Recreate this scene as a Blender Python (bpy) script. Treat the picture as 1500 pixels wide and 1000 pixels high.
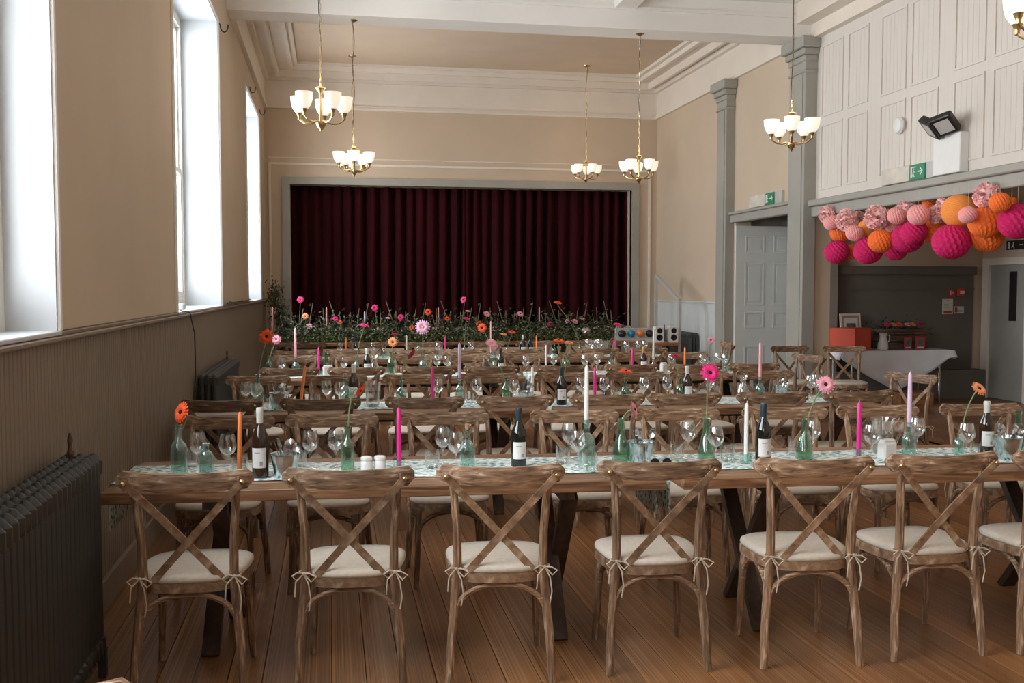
import bpy, math, random
from mathutils import Vector, Matrix, Euler
R = random.Random(7)
PI = math.pi
scene = bpy.context.scene
C = scene.collection
for o in list(bpy.data.objects): bpy.data.objects.remove(o)

# ------------------------------------------------------------------ camera, light, exposure
FPX = 1458.0; PITCH = math.atan(78/1458.0); YAW = math.atan(264/1458.0); EYE = 1.62
cam = bpy.data.objects.new('camera', bpy.data.cameras.new('camera')); C.objects.link(cam)
cam.location = (0, 0, EYE); cam.rotation_euler = (PI/2-PITCH, 0, -YAW)
cam.data.sensor_width = 36; cam.data.lens = 36*FPX/1500; cam.data.clip_start = .05
scene.camera = cam
scene.view_settings.view_transform = 'Standard'; scene.view_settings.look = 'None'
scene.view_settings.exposure = -.18; scene.view_settings.gamma = 1
w = bpy.data.worlds.new('overcast_sky'); scene.world = w; w.use_nodes = True
wn = w.node_tree.nodes; bg = wn['Background']
bg.inputs[0].default_value = (.93, .965, 1, 1); bg.inputs[1].default_value = 17.0
try:
    scene.cycles.transparent_max_bounces = 40
    scene.cycles.max_bounces = 10; scene.cycles.diffuse_bounces = 6
except Exception: pass

# windows on the left wall: (near Y, far Y, sash depth); X of wall face
XL, XR, YB, YF = -1.15, 6.11, 18.27, -5.0
WIN = [(-4.6, -1.6, .3), (1.4, 4.5, .2), (7.8, 10.9, .36), (14.3, 16.85, .36)]
WZ0, WZ1 = 1.44, 4.40
def portal(loc, rot, sx, sy):
    l = bpy.data.lights.new('daylight_portal', 'AREA'); l.shape = 'RECTANGLE'; l.size = sx; l.size_y = sy
    l.cycles.is_portal = True
    o = bpy.data.objects.new('daylight_portal', l); C.objects.link(o); o.location = loc; o.rotation_euler = rot
for a, b, d in WIN:
    portal((XL-d-.1, (a+b)/2, (WZ0+WZ1)/2), (0, -PI/2, 0), WZ1-WZ0, b-a)

# pixel helpers: a pixel is only a direction; the depth comes from the row or wall it belongs to
_fw = Vector((math.sin(YAW)*math.cos(PITCH), math.cos(YAW)*math.cos(PITCH), -math.sin(PITCH)))
_rt = Vector((math.cos(YAW), -math.sin(YAW), 0)); _up = _rt.cross(_fw)
def ray(x, y): return _fw*FPX + _rt*(x-750) - _up*(y-500)
def atY(x, y, Y): d = ray(x, y); return Vector((0, 0, EYE)) + d*(Y/d.y)
def atX(x, y, X): d = ray(x, y); return Vector((0, 0, EYE)) + d*(X/d.x)
def tanx(px): d = ray(px, 430); return d.x/d.y

# ------------------------------------------------------------------ materials
MATS = {}
def nt(name):
    m = bpy.data.materials.new(name); m.use_nodes = True; t = m.node_tree
    return m, t, t.nodes['Principled BSDF']
def lin(c): return tuple(((x/255)/12.92 if x/255 <= .04045 else ((x/255+.055)/1.055)**2.4) for x in c)+(1,)
def plain(name, c, rough=.6, metal=0, var=.12, scale=6, bump=0, spec=.5, stretch=None, emis=0, sheen=0):
    m, t, b = nt(name); N = t.nodes; L = t.links
    tc = N.new('ShaderNodeTexCoord'); mp = N.new('ShaderNodeMapping'); no = N.new('ShaderNodeTexNoise')
    mp.inputs['Scale'].default_value = stretch or (1, 1, 1)
    no.inputs['Scale'].default_value = scale; no.inputs['Detail'].default_value = 5
    L.new(tc.outputs['Object'], mp.inputs[0]); L.new(mp.outputs[0], no.inputs[0])
    cr = N.new('ShaderNodeValToRGB'); e = cr.color_ramp.elements
    e[0].position = .3; e[1].position = .7
    e[0].color = tuple(x*(1-var) for x in c[:3])+(1,); e[1].color = tuple(min(1, x*(1+var)) for x in c[:3])+(1,)
    L.new(no.outputs[0], cr.inputs[0]); L.new(cr.outputs[0], b.inputs['Base Color'])
    b.inputs['Roughness'].default_value = rough; b.inputs['Metallic'].default_value = metal
    b.inputs['Specular IOR Level'].default_value = spec
    if sheen: b.inputs['Sheen Weight'].default_value = sheen
    if bump:
        bp = N.new('ShaderNodeBump'); bp.inputs['Strength'].default_value = bump; bp.inputs['Distance'].default_value = .004
        L.new(no.outputs[0], bp.inputs['Height']); L.new(bp.outputs[0], b.inputs['Normal'])
    if emis:
        b.inputs['Emission Color'].default_value = c; b.inputs['Emission Strength'].default_value = emis
    MATS[name] = m; return m
def wood(name, dark, mid, pale, stretch=(30, 30, 3), pale_amt=.5, rough=.65, tone=True):
    m, t, b = nt(name); N = t.nodes; L = t.links
    tc = N.new('ShaderNodeTexCoord'); mp = N.new('ShaderNodeMapping'); mp.inputs['Scale'].default_value = stretch
    no = N.new('ShaderNodeTexNoise'); no.inputs['Scale'].default_value = 1; no.inputs['Detail'].default_value = 6; no.inputs['Distortion'].default_value = .6
    L.new(tc.outputs['Object'], mp.inputs[0]); L.new(mp.outputs[0], no.inputs[0])
    cr = N.new('ShaderNodeValToRGB'); cr.color_ramp.elements[0].position = .32; cr.color_ramp.elements[1].position = .72
    cr.color_ramp.elements[0].color = dark+(1,); cr.color_ramp.elements[1].color = pale+(1,)
    e = cr.color_ramp.elements.new(.32+.4*(1-pale_amt)); e.color = mid+(1,)
    L.new(no.outputs[0], cr.inputs[0])
    last = cr.outputs[0]
    if tone:
        at = N.new('ShaderNodeAttribute'); at.attribute_type = 'OBJECT'; at.attribute_name = 'tone'
        hs = N.new('ShaderNodeHueSaturation'); L.new(at.outputs['Fac'], hs.inputs['Value']); L.new(last, hs.inputs['Color']); last = hs.outputs[0]
    L.new(last, b.inputs['Base Color']); b.inputs['Roughness'].default_value = rough
    bp = N.new('ShaderNodeBump'); bp.inputs['Strength'].default_value = .25; bp.inputs['Distance'].default_value = .002
    L.new(no.outputs[0], bp.inputs['Height']); L.new(bp.outputs[0], b.inputs['Normal'])
    MATS[name] = m; return m
def glassy(name, tint, gloss=.9, body=0.0):
    m, t, b = nt(name); N = t.nodes; L = t.links; N.remove(b)
    tr = N.new('ShaderNodeBsdfTransparent'); tr.inputs[0].default_value = tint+(1,)
    gl = N.new('ShaderNodeBsdfGlossy'); gl.inputs['Roughness'].default_value = .04; gl.inputs[0].default_value = (gloss, gloss, gloss, 1)
    lw = N.new('ShaderNodeLayerWeight'); lw.inputs[0].default_value = .5
    pw_ = N.new('ShaderNodeMath'); pw_.operation = 'POWER'; pw_.inputs[1].default_value = 2.2; L.new(lw.outputs['Facing'], pw_.inputs[0])
    fr = N.new('ShaderNodeMath'); fr.operation = 'MULTIPLY_ADD'; fr.inputs[1].default_value = .85; fr.inputs[2].default_value = .09; L.new(pw_.outputs[0], fr.inputs[0])
    mx = N.new('ShaderNodeMixShader'); L.new(fr.outputs[0], mx.inputs[0]); L.new(tr.outputs[0], mx.inputs[1]); L.new(gl.outputs[0], mx.inputs[2])
    out = N['Material Output']
    if body:
        df = N.new('ShaderNodeBsdfDiffuse'); df.inputs[0].default_value = tuple(x*.6 for x in tint)+(1,)
        m2 = N.new('ShaderNodeMixShader'); m2.inputs[0].default_value = body
        L.new(mx.outputs[0], m2.inputs[1]); L.new(df.outputs[0], m2.inputs[2]); L.new(m2.outputs[0], out.inputs[0])
    else: L.new(mx.outputs[0], out.inputs[0])
    MATS[name] = m; return m
def runner_mat():
    m, t, b = nt('leaf_print'); N = t.nodes; L = t.links
    tc = N.new('ShaderNodeTexCoord'); mp = N.new('ShaderNodeMapping')
    mp.inputs['Scale'].default_value = (28, 60, 40); mp.inputs['Rotation'].default_value = (0, 0, .6)
    no = N.new('ShaderNodeTexNoise'); no.inputs['Scale'].default_value = 9
    ad = N.new('ShaderNodeMixRGB'); ad.blend_type = 'ADD'; ad.inputs[0].default_value = .05
    vo = N.new('ShaderNodeTexVoronoi'); vo.inputs['Scale'].default_value = 1
    L.new(tc.outputs['Object'], mp.inputs[0]); L.new(tc.outputs['Object'], no.inputs[0])
    L.new(mp.outputs[0], ad.inputs[1]); L.new(no.outputs[1], ad.inputs[2]); L.new(ad.outputs[0], vo.inputs[0])
    cr = N.new('ShaderNodeValToRGB'); e = cr.color_ramp.elements; cr.color_ramp.interpolation = 'CONSTANT'
    e[0].position = 0; e[0].color = (.025, .10, .085, 1); e[1].position = .27; e[1].color = (.16, .36, .34, 1)
    x = e.new(.42); x.color = (.74, .80, .78, 1)
    L.new(vo.outputs['Distance'], cr.inputs[0]); L.new(cr.outputs[0], b.inputs['Base Color']); b.inputs['Roughness'].default_value = .8
    MATS['leaf_print'] = m
cream = (.56, .45, .335, 1)
plain('wall_paint', cream, .7, var=.03, scale=2)
plain('white_paint', (.78, .76, .72, 1), .45, var=.02, scale=2)
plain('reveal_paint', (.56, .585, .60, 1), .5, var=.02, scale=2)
plain('soffit_white', (.74, .67, .58, 1), .6, var=.03, scale=3)
plain('ceiling_beige', (.58, .46, .34, 1), .7, var=.04, scale=2)
plain('panel_white', (.66, .61, .55, 1), .55, var=.03, scale=2, stretch=(1, 30, .3))
plain('grey_paint', (.335, .325, .285, 1), .45, var=.05, scale=3)
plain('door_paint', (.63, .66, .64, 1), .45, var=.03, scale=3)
plain('wainscot_paint', (.235, .185, .14, 1), .4, var=.10, scale=2, stretch=(1, 8, .5))
plain('dark_grey_paint', (.135, .12, .10, 1), .6, var=.05, scale=3)
plain('subfloor', (.03, .018, .01, 1), .8)
wood('floor_wood', (.12, .045, .014), (.30, .135, .05), (.44, .23, .10), (26, 1.3, 26), .45, .33)
wood('chair_wood', (.095, .05, .027), (.29, .17, .095), (.58, .45, .33), (70, 70, 7), .42)
wood('chair_wood_x', (.095, .05, .027), (.29, .17, .095), (.58, .45, .33), (9, 70, 80), .42)
wood('chair_wood_d', (.13, .072, .04), (.28, .165, .092), (.48, .36, .26), (22, 22, 22), .5)
wood('table_wood', (.10, .045, .02), (.25, .125, .06), (.40, .23, .12), (4, 60, 60), .45, .45)
wood('dark_wood', (.03, .018, .012), (.06, .036, .022), (.10, .06, .04), (20, 20, 3), .5, .5, tone=False)
wood('crate_wood', (.05, .03, .02), (.12, .075, .045), (.18, .12, .08), (3, 30, 30), .5, .7, tone=False)
wood('orange_wood', (.22, .09, .03), (.36, .16, .06), (.45, .22, .10), (3, 20, 20), .5, .5, tone=False)
plain('linen', (.60, .53, .44, 1), .95, var=.07, scale=60, bump=.3)
plain('twine', (.55, .46, .36, 1), .95, var=.1, scale=80)
runner_mat()
plain('velvet', (.030, .0018, .0035, 1), .9, var=.3, scale=3, stretch=(3, 3, .2), spec=.15)
plain('iron', (.035, .036, .034, 1), .42, var=.15, scale=15)
plain('iron_green', (.055, .062, .06, 1), .45, var=.15, scale=15)
plain('brass', (.55, .40, .20, 1), .28, 1, var=.1)
plain('steel', (.60, .60, .60, 1), .25, 1, var=.05)
plain('zinc', (.55, .62, .63, 1), .22, 1, var=.25, scale=22)
plain('copper', (.10, .045, .03, 1), .4, .5, var=.1)
m = plain('opal_glass', (1, .93, .84, 1), .3, var=.01); m.node_tree.nodes['Principled BSDF'].inputs['Emission Color'].default_value = (1, .86, .70, 1); m.node_tree.nodes['Principled BSDF'].inputs['Emission Strength'].default_value = .75
glassy('clear_glass', (.965, .975, .975), 1)
glassy('window_glass', (.98, .99, 1), .6)
glassy('aqua_glass', (.76, .90, .87), 1, .03)
glassy('green_glass', (.62, .80, .68), 1, .03)
plain('bottle_dark', (.008, .010, .009, 1), .06, spec=.8)
plain('bottle_amber', (.028, .014, .008, 1), .06, spec=.8)
plain('foil_white', (.72, .72, .68, 1), .4); plain('foil_dark', (.03, .05, .065, 1), .35); plain('foil_gold', (.62, .36, .10, 1), .35)
plain('paper_white', (.72, .72, .70, 1), .7, var=.03); plain('print_grey', (.3, .33, .34, 1), .7)
plain('cork', (.42, .22, .12, 1), .9); plain('ceramic', (.72, .71, .68, 1), .25, var=.02)
CANDLE = dict(white=(.80, .79, .76), pink=(.80, .42, .44), lilac=(.66, .50, .66), magenta=(.74, .02, .27), orange=(.88, .25, .06))
for k, v in CANDLE.items(): plain('wax_'+k, v+(1,), .45, var=.03)
PET = dict(orange=(.85, .10, .02), peach=(.88, .34, .14), pink=(.85, .36, .46), lilac=(.80, .45, .66), magenta=(.70, .02, .18), crimson=(.42, .015, .07))
for k, v in PET.items(): plain('petal_'+k, v+(1,), .6, var=.15, scale=40)
plain('flower_eye', (.05, .012, .006, 1), .95, spec=.1); plain('flower_eye_pale', (.55, .40, .12, 1), .8)
plain('stem_green', (.16, .22, .09, 1), .6)
for i, c in enumerate([(.022, .038, .015), (.055, .075, .028), (.17, .19, .10)]): plain('leaf_%d' % i, c+(1,), .55, var=.3, scale=20)
plain('moss', (.12, .16, .03, 1), .9, var=.4, scale=30); plain('twig', (.20, .16, .09, 1), .8)
for k, c in dict(pink=(.86, .36, .35), orange=(.90, .17, .025), magenta=(.58, .006, .11), lantern=(.88, .30, .06), palepink=(.97, .60, .58)).items(): plain('paper_'+k, c+(1,), .8, var=.08, scale=25)
plain('plastic_white', (.74, .74, .72, 1), .4, var=.02); plain('plastic_cream', (.60, .56, .48, 1), .5); plain('sign_green', (.01, .22, .10, 1), .4, var=.03)
plain('black', (.012, .012, .012, 1), .4); plain('red_paint', (.62, .055, .015, 1), .5, var=.05); plain('red_frame', (.45, .03, .04, 1), .5)
plain('cloth_white', (.78, .82, .86, 1), .85, var=.03, scale=8); plain('photo_dark', (.10, .10, .11, 1), .4, var=.7, scale=14); plain('mat_brown', (.40, .28, .20, 1), .6)
plain('blue_lens', (.01, .22, .42, 1), .2); plain('orange_lens', (.8, .2, .02, 1), .2); plain('silver_grey', (.50, .50, .48, 1), .4, .1)
plain('notice', (.62, .62, .50, 1), .6); plain('cable', (.03, .028, .026, 1), .6)

# ------------------------------------------------------------------ mesh builder
class MB:
    def __init__(s): s.v = []; s.f = []
    def add(s, vs, fs):
        n = len(s.v); s.v += [tuple(v) for v in vs]; s.f += [tuple(i+n for i in f) for f in fs]; return s
    def box(s, x0, x1, y0, y1, z0, z1, bev=0):
        if bev:
            b = bev; vs = []; 
            for (x, y, z) in [(a, c, e) for a in (0, 1) for c in (0, 1) for e in (0, 1)]:
                X = (x0, x1)[x]; Y = (y0, y1)[y]; Z = (z0, z1)[z]; sx = (b, -b)[x]; sy = (b, -b)[y]; sz = (b, -b)[z]
                vs += [(X, Y+sy, Z+sz), (X+sx, Y, Z+sz), (X+sx, Y+sy, Z)]
            I = lambda x, y, z, k: (x*4+y*2+z)*3+k
            fs = []
            for k, (p, q) in enumerate([((0, 1, 0), (0, 0, 1)), ((1, 0, 0), (0, 0, 1)), ((1, 0, 0), (0, 1, 0))]):
                for side in (0, 1):
                    base = [0, 0, 0]; base[k] = side
                    c = []
                    for (u, w_) in ((0, 0), (1, 0), (1, 1), (0, 1)):
                        t = [base[i]+u*p[i]+w_*q[i] for i in range(3)]; c.append(I(*t, k))
                    fs.append(tuple(c))
            for a in range(3):       # edges
                o = [i for i in range(3) if i != a]
                for u in (0, 1):
                    for w_ in (0, 1):
                        t0 = [0]*3; t0[o[0]] = u; t0[o[1]] = w_; t1 = list(t0); t1[a] = 1
                        fs.append((I(*t0, o[0]), I(*t1, o[0]), I(*t1, o[1]), I(*t0, o[1])))
            for x in (0, 1):
                for y in (0, 1):
                    for z in (0, 1): fs.append((I(x, y, z, 0), I(x, y, z, 1), I(x, y, z, 2)))
            return s.add(vs, fs)
        vs = [(x, y, z) for x in (x0, x1) for y in (y0, y1) for z in (z0, z1)]
        return s.add(vs, [(0, 1, 3, 2), (4, 6, 7, 5), (0, 4, 5, 1), (2, 3, 7, 6), (0, 2, 6, 4), (1, 5, 7, 3)])
    def bar(s, p, q, wx, wy, up=(0, 0, 1)):
        p = Vector(p); q = Vector(q); d = (q-p).normalized(); a = d.cross(Vector(up))
        if a.length < 1e-4: a = Vector((1, 0, 0))
        a.normalize(); b = a.cross(d)
        vs = [e+a*(i*wx/2)+b*(j*wy/2) for e in (p, q) for i, j in ((-1, -1), (1, -1), (1, 1), (-1, 1))]
        return s.add(vs, [(3, 2, 1, 0), (4, 5, 6, 7), (0, 1, 5, 4), (1, 2, 6, 5), (2, 3, 7, 6), (3, 0, 4, 7)])
    def tube(s, pts, r, seg=8, flat=1):
        pts = [Vector(p) for p in pts]; n = len(pts); rs = r if isinstance(r, (list, tuple)) else [r]*n
        prev = None; vs = []
        for i, p in enumerate(pts):
            d = (pts[min(i+1, n-1)]-pts[max(i-1, 0)]).normalized()
            if prev is None:
                a = d.cross(Vector((0, 0, 1)));
                if a.length < .05: a = d.cross(Vector((0, 1, 0)))
            else: a = prev-d*prev.dot(d)
            a.normalize(); prev = a; b = d.cross(a)
            for k in range(seg):
                t = 2*PI*k/seg; vs.append(p+a*(math.cos(t)*rs[i])+b*(math.sin(t)*rs[i]*flat))
        fs = [(i*seg+k, i*seg+(k+1) % seg, (i+1)*seg+(k+1) % seg, (i+1)*seg+k) for i in range(n-1) for k in range(seg)]
        fs += [tuple(range(seg-1, -1, -1)), tuple((n-1)*seg+k for k in range(seg))]
        return s.add(vs, fs)
    def lathe(s, prof, seg=16, c=(0, 0, 0), close=True):
        vs = []; n = len(prof)
        for r, z in prof:
            for k in range(seg): t = 2*PI*k/seg; vs.append((c[0]+r*math.cos(t), c[1]+r*math.sin(t), c[2]+z))
        fs = [(i*seg+k, i*seg+(k+1) % seg, (i+1)*seg+(k+1) % seg, (i+1)*seg+k) for i in range(n-1) for k in range(seg)]
        if close and prof[0][0] > 1e-4: fs.append(tuple(range(seg-1, -1, -1)))
        if close and prof[-1][0] > 1e-4: fs.append(tuple((n-1)*seg+k for k in range(seg)))
        return s.add(vs, fs)
    def grid(s, fn, nu, nv):
        vs = [fn(i/nu, j/nv) for i in range(nu+1) for j in range(nv+1)]
        return s.add(vs, [(i*(nv+1)+j, (i+1)*(nv+1)+j, (i+1)*(nv+1)+j+1, i*(nv+1)+j+1) for i in range(nu) for j in range(nv)])
    def slab(s, outline, z0, z1):
        n = len(outline); vs = [(x, y, z0) for x, y in outline]+[(x, y, z1) for x, y in outline]
        return s.add(vs, [tuple(range(n-1, -1, -1)), tuple(range(n, 2*n))]+[(i, (i+1) % n, n+(i+1) % n, n+i) for i in range(n)])
    def mesh(s, name, mat, smooth=True, angle=40):
        me = bpy.data.meshes.new(name); me.from_pydata(s.v, [], s.f); me.update()
        if smooth:
            me.polygons.foreach_set('use_smooth', [True]*len(me.polygons)); me.set_sharp_from_angle(angle=math.radians(angle))
        me.materials.append(MATS[mat]); return me
    def build(s, name, mat, parent=None, smooth=True, loc=None, angle=40):
        return put(name, s.mesh(name, mat, smooth, angle), parent, loc)
def put(name, me, parent=None, loc=None):
    o = bpy.data.objects.new(name, me); C.objects.link(o)
    if parent: o.parent = parent
    if loc is not None: o.location = loc
    return o
def tag(o, label=None, cat=None, group=None, kind=None):
    if label: o['label'] = label
    if cat: o['category'] = cat
    if group: o['group'] = group
    if kind: o['kind'] = kind
    return o
def thing(name, label, cat, loc=(0, 0, 0), rz=0, group=None):
    o = bpy.data.objects.new(name, None); C.objects.link(o); o.location = loc; o.rotation_euler = (0, 0, rz); o.empty_display_size = .1
    return tag(o, label, cat, group)
def struct(name, mb, mat, parent=None, label=None, **k):
    o = mb.build(name, mat, parent, smooth=False, **k)
    if not parent: o['kind'] = 'structure'
    if label: o['label'] = label
    return o
def copy_tree(o, parent=None):
    c = o.copy(); C.objects.link(c); c.parent = parent
    for ch in o.children: copy_tree(ch, c)
    return c
ORD = ['first', 'second', 'third', 'fourth', 'fifth', 'sixth', 'seventh', 'eighth', 'ninth', 'tenth', 'eleventh', 'twelfth', 'thirteenth', 'fourteenth', 'fifteenth', 'sixteenth', 'seventeenth', 'eighteenth']

# ------------------------------------------------------------------ room shell
# floor: dark base with separate boards
fl = struct('floor', MB().box(XL-.5, 9.7, YF-.3, YB+.5, -.12, -.022), 'subfloor', label='worn brown floorboards of the hall')
pw = .142; unit = MB().box(-.5, .5, -.5, .5, -.5, .5).mesh('floor_board', 'floor_wood', False)
def boards(x0, x1, y0, y1, pieces):
    x = x0; i = 0
    while x < x1-.02:
        L = (y1-y0)/pieces; off = R.uniform(-.5, .5)*L*.8
        ys = [y0]+sorted(min(max(y0+L*(k+1)+off*.6, y0+.5), y1-.5) for k in range(pieces-1))+[y1]
        for a, b in zip(ys, ys[1:]):
            if b-a < .1: continue
            o = put('floor_board', unit, fl, ((x+pw/2), (a+b)/2, -.0125)); o.scale = (pw-.004, b-a-.003, .025); o['tone'] = R.uniform(.72, 1.15)
        x += pw; i += 1
boards(XL, XR+.02, YF, YB, 4); boards(XR+.05, 9.6, 3.9, 13.45, 2)

# left wall with window openings, wainscot boards
wl = MB(); T = .42
ys = [YF]+[v for a, b, d in WIN for v in (a, b)]+[YB]
for i in range(0, len(ys), 2): wl.box(XL-T, XL, ys[i], ys[i+1], WZ0, WZ1)
wl.box(XL-T, XL, YF, YB, WZ1, 5.6); wl.box(XL-T, XL-.02, YF, YB, -.1, WZ0-.002)
wall_left = struct('wall_left', wl, 'wall_paint', label='cream plaster wall with tall windows above taupe boarding')
bw = .1; bm = MB().box(-.02, 0, .003, bw-.003, 0, 1.395, .004); bm.tube([(-.002, .0, .0), (-.002, .0, 1.395)], .005, 6).tube([(-.001, .05, .0), (-.001, .05, 1.395)], .004, 6)
bme = bm.mesh('wainscot_board', 'wainscot_paint')
y = 2.0
while y < YB-.05: put('wainscot_board', bme, wall_left, (XL, y, .0)); y += bw
MB().box(XL-.02, XL, YF, 2.0, 0, 1.395).build('wainscot_panel', 'wainscot_paint', wall_left, False)
MB().box(XL-.02, XL+.035, YF, YB, 1.395, 1.418, .006).box(XL-.02, XL+.02, YF, YB, 1.418, 1.437, .004).build('dado_rail', 'wainscot_paint', wall_left)
tr = struct('baseboard_left', MB().box(XL, XL+.022, YF, YB, 0, .16, .004), 'wainscot_paint')
for n, (a, b, d) in enumerate(WIN):
    e = bpy.data.objects.new('window_%d' % (n+1), None); C.objects.link(e); e['kind'] = 'structure'; e['label'] = 'tall white sash window in deep white reveal'
    g = XL-d
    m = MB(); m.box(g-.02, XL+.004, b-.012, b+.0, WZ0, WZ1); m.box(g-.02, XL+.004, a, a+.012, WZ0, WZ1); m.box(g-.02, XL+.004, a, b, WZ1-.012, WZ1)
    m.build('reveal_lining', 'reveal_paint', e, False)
    m = MB(); m.tube([(XL+.006, b+.012, WZ0), (XL+.006, b+.012, WZ1+.012)], .016, 8); m.tube([(XL+.006, a-.012, WZ0), (XL+.006, a-.012, WZ1+.012)], .016, 8); m.tube([(XL+.006, a-.012, WZ1+.012), (XL+.006, b+.012, WZ1+.012)], .016, 8)
    m.build('architrave_bead', 'white_paint', e)
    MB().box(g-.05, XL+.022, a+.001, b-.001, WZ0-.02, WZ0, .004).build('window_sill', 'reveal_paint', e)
    m = MB(); f = .075
    m.box(g-.06, g, a+.013, a+f, WZ0+.001, WZ1-.012); m.box(g-.06, g, b-f, b-.013, WZ0+.001, WZ1-.012); m.box(g-.06, g, a+f+.001, b-f-.001, WZ1-f-.03, WZ1-.012); m.box(g-.06, g, a+f+.001, b-f-.001, WZ0+.001, WZ0+.09)
    m.build('window_frame', 'white_paint', e, False)
    mid = (WZ0+WZ1)/2-.1
    for k, (z0, z1, xo) in enumerate([(mid-.03, WZ1-.1, -.035), (WZ0+.09, mid+.03, 0)]):
        m = MB(); x0 = g-.05+xo*.6; x1 = x0+.035
        for q in range(4):
            yy = a+f+(b-a-2*f)*q/3; wd = .05 if q in (0, 3) else .03
            m.box(x0, x1, yy-wd/2, yy+wd/2, z0, z1)
        m.box(x0+.002, x1-.002, a+f, b-f, z0+.001, z0+.06); m.box(x0+.002, x1-.002, a+f, b-f, z1-.05, z1-.001)
        s_ = m.build('sash', 'white_paint', e, False)
        for q in range(3):
            ya = a+f+(b-a-2*f)*q/3+.02; yb = a+f+(b-a-2*f)*(q+1)/3-.02
            MB().box(x0+.014, x0+.018, ya, yb, z0+.05, z1-.04).build('pane', 'window_glass', s_, False)

# back wall with stage opening
OX0, OX1, OZ0, OZ1 = -.71, 5.61, .9, 3.47
m = MB(); m.box(XL-.4, OX0, YB, YB+.3, -.1, 5.6); m.box(OX1, XR+.3, YB, YB+.3, -.1, 5.6); m.box(OX0, OX1, YB, YB+.3, OZ1, 5.6); m.box(OX0, OX1, YB, YB+.25, -.1, OZ0)
struct('wall_back', m, 'wall_paint', label='cream end wall around the stage opening')
m = MB()
m.box(OX0-.14, OX0, YB-.05, YB+.1, 0, OZ1); m.box(OX1, OX1+.14, YB-.05, YB+.1, 0, OZ1); m.box(OX0-.14, OX1+.14, YB-.05, YB+.1, OZ1, OZ1+.13)
struct('trim_1', m, 'grey_paint', label='grey moulded frame around the stage opening')
m = MB()
for d, z in ((.34, .0),):
    for a, b in (((OX0-.37, OX0-.33), None), ((OX1+.33, OX1+.37), None)): m.box(a[0], a[1], YB-.03, YB, 0, OZ1+.34)
    m.box(OX0-.37, OX1+.37, YB-.03, YB, OZ1+.34, OZ1+.38); m.box(OX0-.37, OX1+.37, YB-.02, YB, OZ1+.46, OZ1+.475)
struct('trim_2', m, 'soffit_white', label='thin cream moulding around the stage surround')
struct('stage_floor', MB().box(OX0-.1, OX1+.1, YB+.1, YB+2.2, .8, .9), 'dark_wood')
struct('wall_stage', MB().box(OX0-.6, OX1+.6, YB+2.2, YB+2.3, .8, 4).box(OX0-.6, OX1+.6, YB+.3, YB+2.3, 4, 4.1).box(OX0-.6, OX0-.5, YB+.3, YB+2.3, .8, 4).box(OX1+.5, OX1+.6, YB+.3, YB+2.3, .8, 4), 'black')
def curtain(x0, x1, label, seed):
    rr = random.Random(seed); ph = [rr.uniform(0, 6) for _ in range(6)]
    def fn(u, v):
        x = x0+(x1-x0)*u; z = .91+(OZ1+.06-.91)*v
        k = x*2*PI/.21+1.1*math.sin(x*2.3+ph[0])+.8*math.sin(x*5.1+ph[1])
        amp = .085+.03*math.sin(x*3.7+ph[2])
        return (x+.02*math.cos(k)*(1-v*.4), YB+.30+amp*math.sin(k+.25*math.sin(v*3+ph[3]))*(1-.25*v)+.02*math.sin(x*9+v*2), z)
    o = MB().grid(fn, 260, 8).build('stage_curtain', 'velvet', angle=180)
    so = o.modifiers.new('thick', 'SOLIDIFY'); so.thickness = .006
    return tag(o, label, 'curtain', 'stage curtains')
curtain(OX0+.01, 2.46, 'dark red velvet stage curtain half on the window side', 1)
curtain(2.45, OX1-.01, 'dark red velvet stage curtain half on the door side', 2)

# right wall: pilasters, lintels, panels
m = MB()
m.box(XR, XR+.25, 14.48, YB, -.1, 5.6); m.box(XR, XR+.25, 12.4, 14.48, 2.78, 5.6); m.box(XR+.02, XR+.25, 4.6, 12.4, 2.62, 5.6); m.box(XR, XR+.25, YF, 4.6, -.1, 5.6); m.box(XR+.02, XR+.25, 11.98, 12.38, -.1, 2.7)
wall_right = struct('wall_right', m, 'wall_paint', label='cream wall with door opening and panelled upper part')
m = MB(); y = 14.98
while y < YB-.02: m.box(XR-.018, XR, y+.002, min(y+.098, YB), 0, 1.37); y += .1
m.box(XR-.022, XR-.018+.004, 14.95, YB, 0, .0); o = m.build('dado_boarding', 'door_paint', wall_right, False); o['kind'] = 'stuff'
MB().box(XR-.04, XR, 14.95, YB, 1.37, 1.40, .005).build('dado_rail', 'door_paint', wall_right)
def pilaster(ya, yb, dep, n):
    e = bpy.data.objects.new('trim_%d' % n, None); C.objects.link(e); e['kind'] = 'structure'; e['label'] = 'grey painted pilaster with stepped capital'
    x = XR-dep
    m = MB(); m.box(x, XR, ya, yb, 0, 4.5); m.box(x-.01, x+.01, ya+.07, yb-.07, .35, 4.35); m.box(x-.02, XR, ya-.02, yb+.02, 0, .3, .01)
    m.build('shaft', 'grey_paint', e, False)
    m = MB()
    for z0, z1, q in ((4.36, 4.40, .02), (4.5, 4.58, .02), (4.58, 4.66, .05), (4.66, 4.80, .09)): m.box(x-q, XR, ya-q, yb+q, z0, z1, .012)
    m.build('capital', 'grey_paint', e)
pilaster(14.55, 14.93, .14, 3); pilaster(11.93, 12.38, .16, 4)
m = MB(); m.box(XR-.07, XR+.05, 12.38, 14.55, 2.62, 2.74, .01); m.box(XR-.1, XR+.05, 12.38, 14.55, 2.74, 2.78, .006)
struct('trim_5', m, 'grey_paint', label='grey lintel moulding over the panelled door')
m = MB(); m.box(XR-.06, XR+.25, 4.6, 11.93, 2.53, 2.66, .01); m.box(XR-.11, XR+.06, 4.6, 11.93, 2.66, 2.74, .012)
struct('trim_6', m, 'grey_paint', label='grey lintel rail above the wide side opening')
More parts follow.
